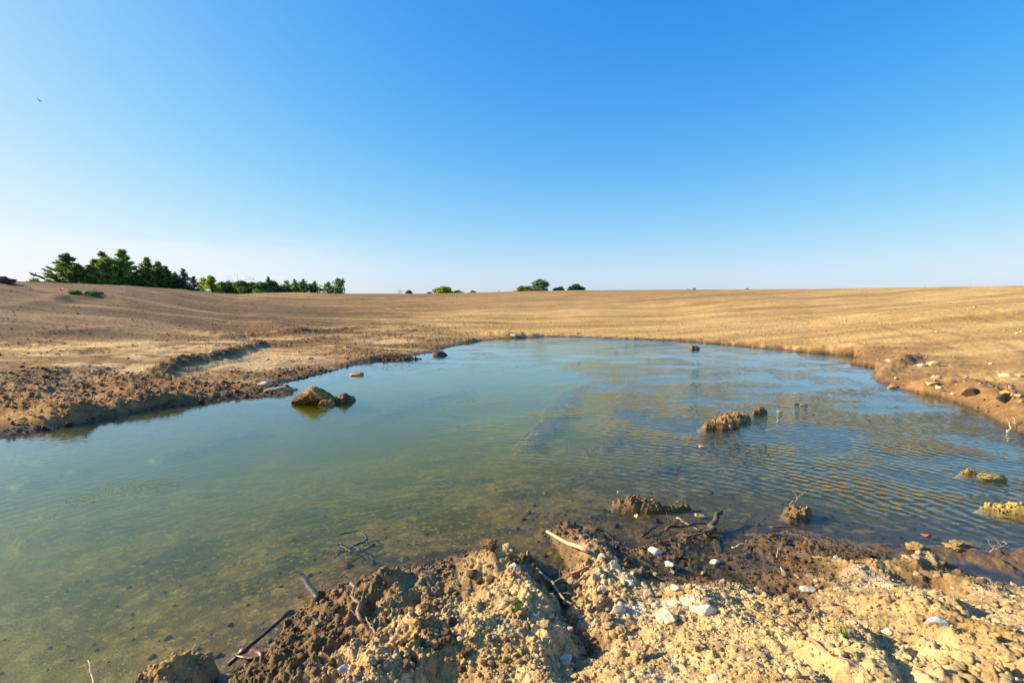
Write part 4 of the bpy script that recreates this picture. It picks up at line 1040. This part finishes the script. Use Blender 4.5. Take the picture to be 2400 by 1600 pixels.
# ------------------------------------------------------------------ plants
def leafmesh(P, S, rg, cols, up=.3, elong=1.0, dirs=None):
    """small leaf faces at points P, size S"""
    n = len(P); d = rg.normal(size=(n, 3)) if dirs is None else dirs+rg.normal(size=(n, 3))*.45
    d[:, 2] += up; d /= np.linalg.norm(d, axis=1, keepdims=True)
    e = np.cross(d, rg.normal(size=(n, 3))); e /= np.maximum(np.linalg.norm(e, axis=1, keepdims=True), 1e-6)
    S = S[:, None]
    a = P-e*S*.42; b = P+d*S*elong*.5+e*S*.1; b2 = P+e*S*.42; t = P+d*S*elong*1.15
    V = np.stack([a, b2, t, P-d*S*.35], 1).reshape(-1, 3)
    k = np.arange(n)*4
    Fc = np.stack([k, k+3, k+1, k+2], -1)
    return V, Fc, np.repeat(cols, 4, axis=0)
def conifer(px, top, base, wpx, dist, label, seed, left=1.0, right=1.0, tint=(.055, .080, .022), spires=1, group=None, dens=1.0):
    rg = np.random.default_rng(seed)
    a = (px-1200)/F; y = dist; x = a*dist
    zg = float(ground_z(x, y)[0]); ztop = CAM_H+ray(px, top)[2]/ray(px, top)[1]*y
    zb = min(zg, CAM_H+ray(px, base)[2]/ray(px, base)[1]*y+.3)
    H = ztop-zg; W = wpx*dist/F/2*1.30
    root = empty('cedar_tree', (x, y, zg)); tag(root, label, 'tree', group)
    v, f = tube([(0, 0, -.3), (0, 0, H*.5), (.03*H, 0, H*.97)], [.035*H, .022*H, .004*H], 7, seed); mesh_from('trunk', v, f, M_BARK, True, root)
    P = []; Dd = []; C = []; S = []; brs = []
    sp = [(0, 0, 1.0)]+[(rg.uniform(-.55, .55)*W, rg.uniform(-.4, .4)*W, rg.uniform(.62, .85)) for _ in range(spires-1)]
    for (sx, sy, sh) in sp:
        h = H*sh; nb = int(135*dens*sh)
        for i in range(nb):
            u = rg.random()**.85; z = h*(.04+.95*u); an = rg.uniform(0, 6.283)
            prof = (1-u)**.9+.035
            L = W*prof*rg.uniform(.40, 1.25)*(left if math.cos(an) < 0 else right)
            if spires > 1: L *= .75
            ca, sa = math.cos(an), math.sin(an); rise = rg.uniform(.10, .75)
            m = max(4, int(L*10)); shade = rg.uniform(.6, 1.35)
            for j in range(m):
                q = (j+rg.random())/m; q = q**.75
                pt = np.array([sx+ca*L*q, sy+sa*L*q, z+L*q*rise-.10*L*q*q])
                k = 4
                P.append(pt+rg.normal(size=(k, 3))*np.array([.10, .10, .06])*(1.2-q*.6)*max(.6, H/6)); Dd.append(np.tile([ca, sa, .35], (k, 1)))
                cc = np.array(tint)*3.4*shade*rg.uniform(.7, 1.4, (k, 1)); C.append(cc); S.append(rg.uniform(.12, .27, k)*max(.55, min(1.15, H/6)))
    V, Fc, CCx = leafmesh(np.vstack(P), np.concatenate(S), rg, np.vstack(C), .2, 1.3, np.vstack(Dd))
    mesh_from('crown', V, Fc, M_LEAF, False, root, CCx)
    return root
def broadleaf(px, top, base, wpx, dist, label, seed, tint=(.11, .16, .03), open_=.0, group=None, name='leafy_tree', cat='tree', clumps=30, low=.06, flat=1.0, leaf=.21, cs=1.0):
    rg = np.random.default_rng(seed)
    a = (px-1200)/F; y = dist; x = a*dist
    zg = float(ground_z(x, y)[0]); ztop = CAM_H+ray(px, top)[2]/ray(px, top)[1]*y
    H = max(ztop-zg, .8); W = wpx*dist/F/2
    zvis = CAM_H+ray(px, base)[2]/ray(px, base)[1]*y-zg     # crown begins about here
    z0 = max(H*low, min(zvis, H*.6)-.15*H)
    root = empty(name, (x, y, zg)); tag(root, label, cat, group)
    parts = [tube([(0, 0, -.3), (.02*H, 0, z0*.6+.1), (0, .02*H, H*.55)], [.03*H, .022*H, .012*H], 7, seed)]
    P = []; C = []; S = []
    for k in range(clumps):
        u = rg.random(); an = rg.uniform(0, 6.283); prof = math.sin(math.pi*min(.96, (.25+.72*u)))**.7
        rad = W*prof*rg.uniform(.25, .92)
        cz = z0+(H-z0)*(u*.88+.03); cx = math.cos(an)*rad; cy = math.sin(an)*rad
        if flat != 1.0: cz = H-(H-cz)*flat
        cr = (W*rg.uniform(.22, .42)*(1-.3*u)+.15)*cs
        parts.append(tube(wig((0, 0, z0*.55+H*.25*u), (cx, cy, cz), 3, .06, random.Random(seed+k)), [.011*H, .009*H, .006*H, .003*H], 5, seed+k))
        m = int(95*(1-open_)*max(.5, (cr/.5)**1.6))+22
        d = rg.normal(size=(m, 3)); d /= np.linalg.norm(d, axis=1, keepdims=True)
        q = d*(cr*rg.uniform(.35, 1.1, m)**.6)[:, None]*np.array([1.15, 1.15, .75])
        P.append(q+np.array([cx, cy, cz])); sh = rg.uniform(.7, 1.3)
        C.append(np.array(tint)*1.9*sh*rg.uniform(.65, 1.4, (m, 1))); S.append(rg.uniform(.6, 1.2, m)*leaf)
    v, f = merge(parts); mesh_from('trunk', v, f, M_BARK, True, root)
    P = np.vstack(P); keep = P[:, 2] > .02
    V, Fc, CCx = leafmesh(P[keep], np.concatenate(S)[keep], rg, np.vstack(C)[keep], .1, 1.0)
    mesh_from('crown', V, Fc, M_LEAF, False, root, CCx)
    return root
def bare(px, top, base, wpx, dist, label, seed, group=None):
    rg = random.Random(seed); a = (px-1200)/F; x = a*dist; y = dist
    zg = float(ground_z(x, y)[0]); H = CAM_H+ray(px, top)[2]/ray(px, top)[1]*y-zg; W = wpx*dist/F/2
    parts = []
    for k in range(4):
        p = Vector((rg.uniform(-.1, .1), 0, -.1)); e = Vector((rg.uniform(-1, 1)*W*.7, rg.uniform(-1, 1)*W*.5, H*rg.uniform(.75, 1)))
        pts = wig(p, e, 6, .035, rg); parts.append(tube(pts, [.05*(1-.8*i/6) for i in range(7)], 5, k))
        for j in range(9):
            i = rg.randint(2, 6); q = pts[i]; d = Vector((rg.uniform(-1, 1), rg.uniform(-1, 1), rg.uniform(.4, 1.3)))*H*.16
            parts.append(tube(wig(q, q+d, 3, .08, rg), [.02, .015, .012, .006], 4, j))
    v, f = merge(parts)
    o = mesh_from('bare_shrub', v, f, plain_material('grey_twigs', (.26, .22, .18), .9, 8), True); o.location = (x, y, zg)
    return tag(o, label, 'shrub', group)
G1 = 'cedars on the left hill'; G2 = 'shrubs along the hedge line'; G3 = 'distant trees behind the field'
conifer(165,593,665,112,76,'broad cedar with branches reaching left, leftmost of the cedars',1,left=1.0,right=.85,spires=4,group=G1,dens=1.1)
conifer(249,590,668,76,78,'cedar with a single narrow spire between the broad one and the tallest',2,spires=2,group=G1,tint=(.075,.095,.022))
conifer(296,585,670,94,78,'tallest cedar with tiered branches',3,spires=2,group=G1,dens=1.35,tint=(.07,.11,.03))
conifer(352,604,674,78,80,'cedar with a bent tip right of the tallest one',4,spires=2,group=G1)
conifer(378,612,675,62,83,'round shouldered cedar behind the one with the bent tip',5,spires=3,group=G1,tint=(.05,.08,.026))
conifer(395,624,678,56,81,'dark cedar on the downhill side of the tall group',6,spires=2,group=G1,tint=(.04,.06,.022))
conifer(416,638,680,50,82,'short dark cedar between the tall group and the feathery cedar',7,spires=2,group=G1,tint=(.036,.055,.022))
conifer(435,631,682,42,82,'feathery thin blue-green cedar at the lower end of the row',8,group=G1,tint=(.045,.075,.045),dens=.8)
conifer(459,648,684,34,84,'small blackish cedar, last of the row on the slope',9,group=G1,tint=(.028,.045,.026))
broadleaf(272,602,668,40,84,'pale green leafy tree showing behind the tallest cedar',10,tint=(.17,.22,.08),group=G1)
broadleaf(216,618,666,26,84,'sparse leafy tree with reddish tips between two cedars',11,tint=(.20,.17,.06),open_=.4,group=G1,clumps=14)
broadleaf(85,654,662,34,80,'low grey-green bush at the far left of the cedars',12,tint=(.12,.13,.06),open_=.3,name='shrub',cat='shrub',clumps=14,low=.05)
broadleaf(112,658,664,26,82,'low reddish bush just left of the broad cedar',13,tint=(.13,.10,.05),open_=.3,name='shrub',cat='shrub',clumps=10,low=.05)
broadleaf(480,648,686,30,92,'thin pale yellow-green tree beside the last cedar',14,tint=(.22,.23,.06),open_=.5,group=G2,clumps=16)
broadleaf(502,644,687,34,90,'bright green leafy tree at the start of the hedge',15,tint=(.14,.21,.03),group=G2,clumps=26)
hed = [(522,664,36,'dark green'),(546,660,34,'mid green'),(568,661,36,'olive green'),(592,663,38,'deep green'),(616,662,36,'soft green'),(640,659,36,'feathery green')]
tin = [(.05,.10,.03),(.07,.13,.035),(.09,.12,.03),(.045,.085,.03),(.08,.14,.045),(.06,.11,.04)]
hw = ['first','second','third','fourth','fifth','sixth']
for i, (hx, ht, hww, hc) in enumerate(hed):
    broadleaf(hx, ht, 689, hww+16, 95+i % 2*2, f'{hc} shrub, {hw[i]} from the bright green tree in the hedge', 20+i, tint=tin[i], name='shrub', cat='shrub', group=G2, clumps=24, low=.03)
conifer(632,648,688,24,96,'slim young cedar poking out of the hedge',27,group=G2,tint=(.05,.09,.035),dens=.7)
bare(548,652,688,60,98,'grey bare twigs above the left half of the hedge',28,G2)
bare(566,648,688,54,99,'tall grey bare twigs above the middle of the hedge',29,G2)
bare(606,650,688,60,99,'spreading bare twigs above the right half of the hedge',30,G2)
bare(650,662,688,40,99,'low bare twigs at the right end of the hedge',31,G2)
broadleaf(657,670,687,34,98,'small grey-green bush at the right end of the hedge',32,tint=(.07,.09,.04),name='shrub',cat='shrub',group=G2,clumps=12,low=.05)
broadleaf(676,657,686,34,99,'yellowish shrub at the left of the cedar clump on the knoll',33,tint=(.13,.17,.05),open_=.3,name='shrub',cat='shrub',group=G2,clumps=16,low=.05)
conifer(694,655,686,46,98,'twin-tipped young cedar on the knoll',34,spires=3,group=G2,tint=(.06,.10,.03))
conifer(714,654,686,38,98,'narrow young cedar on the knoll',35,group=G2,tint=(.055,.10,.035))
conifer(740,659,687,40,99,'rounded young cedar on the right of the knoll',36,spires=2,group=G2,tint=(.045,.085,.035))
conifer(772,661,688,42,99,'small pointed cedar left of the open leafy tree',37,group=G2,tint=(.055,.10,.035))
broadleaf(797,647,690,34,99,'open leafy tree standing alone at the right end of the row',38,tint=(.07,.13,.04),open_=.35,group=G2,clumps=22)
bare(937,674,690,22,120,'wisp of bare twigs on the horizon left of the yellow-green tree',40,G3)
broadleaf(960,682,690,26,120,'flat low bush on the horizon left of the yellow-green tree',41,tint=(.08,.11,.04),name='shrub',cat='shrub',group=G3,clumps=10)
broadleaf(1044,671,690,62,125,'rounded yellow-green tree on the horizon',42,tint=(.17,.20,.03),group=G3,clumps=60,leaf=.26,low=.2,cs=.55)
broadleaf(1006,682,690,22,125,'small green bush touching the left of the yellow-green tree',43,tint=(.11,.15,.03),name='shrub',cat='shrub',group=G3,clumps=10,leaf=.25)
broadleaf(1076,681,690,30,125,'dark low bush touching the right of the yellow-green tree',44,tint=(.09,.12,.03),name='shrub',cat='shrub',group=G3,clumps=12,leaf=.25)
broadleaf(1108,682,689,18,125,'little round bush alone on the horizon',45,tint=(.07,.11,.05),name='shrub',cat='shrub',group=G3,clumps=8,leaf=.25)
broadleaf(1226,671,686,48,120,'bright green dome-shaped bush left of the big grey-green tree',46,tint=(.14,.18,.03),name='shrub',cat='shrub',group=G3,clumps=44,leaf=.24,cs=.6)
broadleaf(1266,653,686,66,122,'big grey-green tree with airy crown on the horizon',47,tint=(.10,.15,.07),open_=.35,group=G3,clumps=75,leaf=.24,cs=.48)
broadleaf(1311,673,685,32,123,'low brownish bush between the big tree and the dark domed tree',48,tint=(.10,.12,.045),name='shrub',cat='shrub',group=G3,clumps=14,leaf=.24)
broadleaf(1350,667,684,44,122,'dark green domed tree, rightmost of the horizon group',49,tint=(.045,.075,.03),group=G3,clumps=30,flat=.75,leaf=.24,cs=.7)
broadleaf(1612,677,682,14,130,'tiny bush on the horizon left of a slightly taller one',50,tint=(.12,.16,.04),name='shrub',cat='shrub',group=G3,clumps=7,leaf=.25)
broadleaf(1626,674,682,16,130,'tiny taller bush on the horizon above the pebbly mud heap',51,tint=(.11,.15,.04),name='shrub',cat='shrub',group=G3,clumps=8,leaf=.25)
broadleaf(1749,675,681,12,130,'tiny flat bush on the horizon left of the rightmost bush',52,tint=(.08,.11,.04),name='shrub',cat='shrub',group=G3,clumps=6,leaf=.25)
broadleaf(1802,673,681,15,130,'tiny dark bush, rightmost on the horizon',53,tint=(.045,.08,.04),name='shrub',cat='shrub',group=G3,clumps=8,leaf=.25)
broadleaf(-8,668,684,30,50,'bright green bush cut by the left edge of the picture',54,tint=(.20,.28,.03),name='shrub',cat='shrub',clumps=14,low=.05,leaf=.12)
# grass
def grass(name, pts, hgt, col, label, seed, width=.012, kind='stuff', cat='grass'):
    rg = np.random.default_rng(seed); V = []; Fc = []; C = []
    for (x, y) in pts:
        z = float(ground_z(x, y)[0]); h = hgt*rg.uniform(.5, 1.2); a = rg.uniform(0, 6.28); l = rg.uniform(0, .6)*h
        dx, dy = math.cos(a), math.sin(a); n = len(V)
        wx, wy = -dy*width, dx*width
        V += [(x-wx, y-wy, z-.01), (x+wx, y+wy, z-.01), (x+dx*l*.4+wx*.7, y+dy*l*.4+wy*.7, z+h*.6), (x+dx*l*.4-wx*.7, y+dy*l*.4-wy*.7, z+h*.6), (x+dx*l, y+dy*l, z+h)]
        Fc += [(n, n+1, n+2), (n, n+2, n+3), (n+3, n+2, n+4)]; c = np.array(col)*rg.uniform(.6, 1.4); C += [c]*5
    return tag(mesh_from(name, V, Fc, M_LEAF, False, None, np.array(C)), label, cat, None, kind)
rg = np.random.default_rng(9)
pts = []
for k in range(2600):
    px_ = rg.uniform(100, 345); D_ = rg.uniform(70, 77); 
    if rg.random() > (.35+.65*sstep(.45, .6, vnoise(np.array([px_*.06]), np.array([1.]), 5)[0])): continue
    pts.append(((px_-1200)/F*D_, D_))
grass('dry_grass', pts, .75, (.38, .28, .12), 'tall dry yellow grass at the foot of the cedars', 4, .03)
def patch(px0, px1, py0, py1, n, seed):
    rg = np.random.default_rng(seed); out = []
    while len(out) < n:
        u, v = rg.uniform(-1, 1, 2)
        if u*u+v*v > 1: continue
        x, y, z = hit((px0+px1)/2+u*(px1-px0)/2, (py0+py1)/2+v*(py1-py0)/2); out.append((x, y))
    return out
grass('grass_patch', patch(160, 192, 686, 691, 500, 1), .28, (.09, .20, .04), 'left green grass patch on the brown hill', 5, .02)
grass('grass_patch', patch(198, 244, 687, 692, 600, 2), .26, (.09, .20, .04), 'right green grass patch on the brown hill', 6, .02)
def sprig(px, py, n, hgt, label, seed):
    rg = random.Random(seed); c = at_px(px, py, 0, False); V = []; Fc = []; C = []
    for k in range(n):
        a = rg.uniform(0, 6.28); h = hgt*rg.uniform(.4, 1.1); l = h*rg.uniform(.5, 1.3); w = .0022
        o_ = Vector((rg.uniform(-.02, .02), rg.uniform(-.02, .02), 0)); d = Vector((math.cos(a), math.sin(a), 0)); s = Vector((-d.y, d.x, 0))*w
        prev = None
        for j in range(5):
            t = j/4; p = o_+d*l*t**1.3+Vector((0, 0, h*(math.sin(t*2.0))))
            V += [tuple(p-s*(1.05-t)), tuple(p+s*(1.05-t))]; cc = np.array((.10, .22, .035))*rg.uniform(.7, 1.3); C += [cc, cc]
            m = len(V)
            if j: Fc.append((m-4, m-3, m-1, m-2))
    o = mesh_from('grass_sprig', V, Fc, M_LEAF, False, None, np.array(C)); o.location = c
    return tag(o, label, 'plant')
sprig(1213, 1432, 70, .05, 'small green sprig growing on the brown mound', 1)
sprig(1975, 1495, 34, .07, 'green grass sprig with long blades on the right bank', 2)

# survey flags
def flag(px, py, hpx, label, seed):
    x, y, z = hit(px, py); t = empty('marker_flag', (x, y, z)); tag(t, label, 'marker flag', 'pink marker flags')
    s = hpx*y/F
    v, f = tube([(0, 0, -.1), (0, 0, s)], [.012*s+.004]*2, 6); mesh_from('stake', v, f, M_PALEWOOD, True, t)
    n = 5; V = []; Fc = []
    for i in range(n+1):
        u = i/n
        for dz in (0, .62*s):
            for th in (-.004, .004): V.append((u*.75*s, .08*s*math.sin(u*4+seed)+th, s*.35+dz-.08*s*u))
    for i in range(n):
        a = i*4; b_ = a+4
        Fc += [(a, b_, b_+2, a+2), (a+1, a+3, b_+3, b_+1), (a+2, b_+2, b_+3, a+3), (a, a+1, b_+1, b_)]
    mesh_from('flag', V, Fc, M_PINK, False, t)
flag(143, 684, 8, 'pink marker flag beside the green grass patches on the hill', 1)
flag(579, 692, 4.5, 'tiny pink marker flag on the near side of the knoll', 2)
flag(627, 689, 3.5, 'tiny pink marker flag below the middle of the hedge', 3)
flag(742, 690, 3.5, 'tiny pink marker flag below the rounded young cedar', 4)
# dark soil lump at the far left skyline
put_rock(-6, 664, 50, .4, .7, (.10, .06, .04), 'clod', 'dark heap of earth at the left edge of the skyline', name='earth_heap', cat='earth heap', sub=4)
# thin post
x_, y_ = (1170-1200)/F*100, 100.0
v, f = tube([(0, 0, 0), (0, 0, CAM_H+ray(1170, 681)[2]/ray(1170, 681)[1]*100-float(ground_z(x_, y_)[0]))], [.09, .08], 6)
o = mesh_from('post', v, f, M_BARK, True); o.location = (x_, y_, float(ground_z(x_, y_)[0])); tag(o, 'thin dark post alone on the horizon between two groups of trees', 'post')
# bird
t = ray(92, 236); k = 26/t[1]; bx, by, bz = t[0]*k, 26, CAM_H+t[2]*k
v, f = ICO[3]
v = v.copy(); xx = v[:, 0]; v[:, 1] *= .16*(1-.35*xx); v[:, 2] *= .15*(1-.3*xx)
bd = mesh_from('bird', v*np.array([.16, .16, .16]), f, M_BIRD, True); tag(bd, 'small dark bird flying high at the left of the sky', 'bird')
def slab(pts, th):
    n = len(pts); V = [(x, y, z+th) for x, y, z in pts]+[(x, y, z-th) for x, y, z in pts]
    Fc = [(0, i, i+1) for i in range(1, n-1)]+[(n, n+i+1, n+i) for i in range(1, n-1)]
    for i in range(n):
        j = (i+1) % n; Fc += [(i, n+i, n+j), (i, n+j, j)]
    return V, Fc
for sgn in (-1, 1):
    v, f = slab([(.06, sgn*.015, .01), (.02, sgn*.14, .06), (-.05, sgn*.30, .045), (-.07, sgn*.16, .05), (-.06, sgn*.015, .01)], .003)
    mesh_from('wing', v, f, M_BIRD, False, bd)
v, f = slab([(-.13, -.012, 0), (-.22, -.035, 0), (-.22, .035, 0), (-.13, .012, 0)], .003); mesh_from('tail', v, f, M_BIRD, False, bd)
v, f = tube([(.14, 0, 0), (.175, 0, -.003)], [.01, .001], 6); mesh_from('beak', v, f, M_BIRD, True, bd)
bd.scale = (.42, .42, .42); bd.location = (bx, by, bz); bd.rotation_euler = (R(25), R(20), R(165))
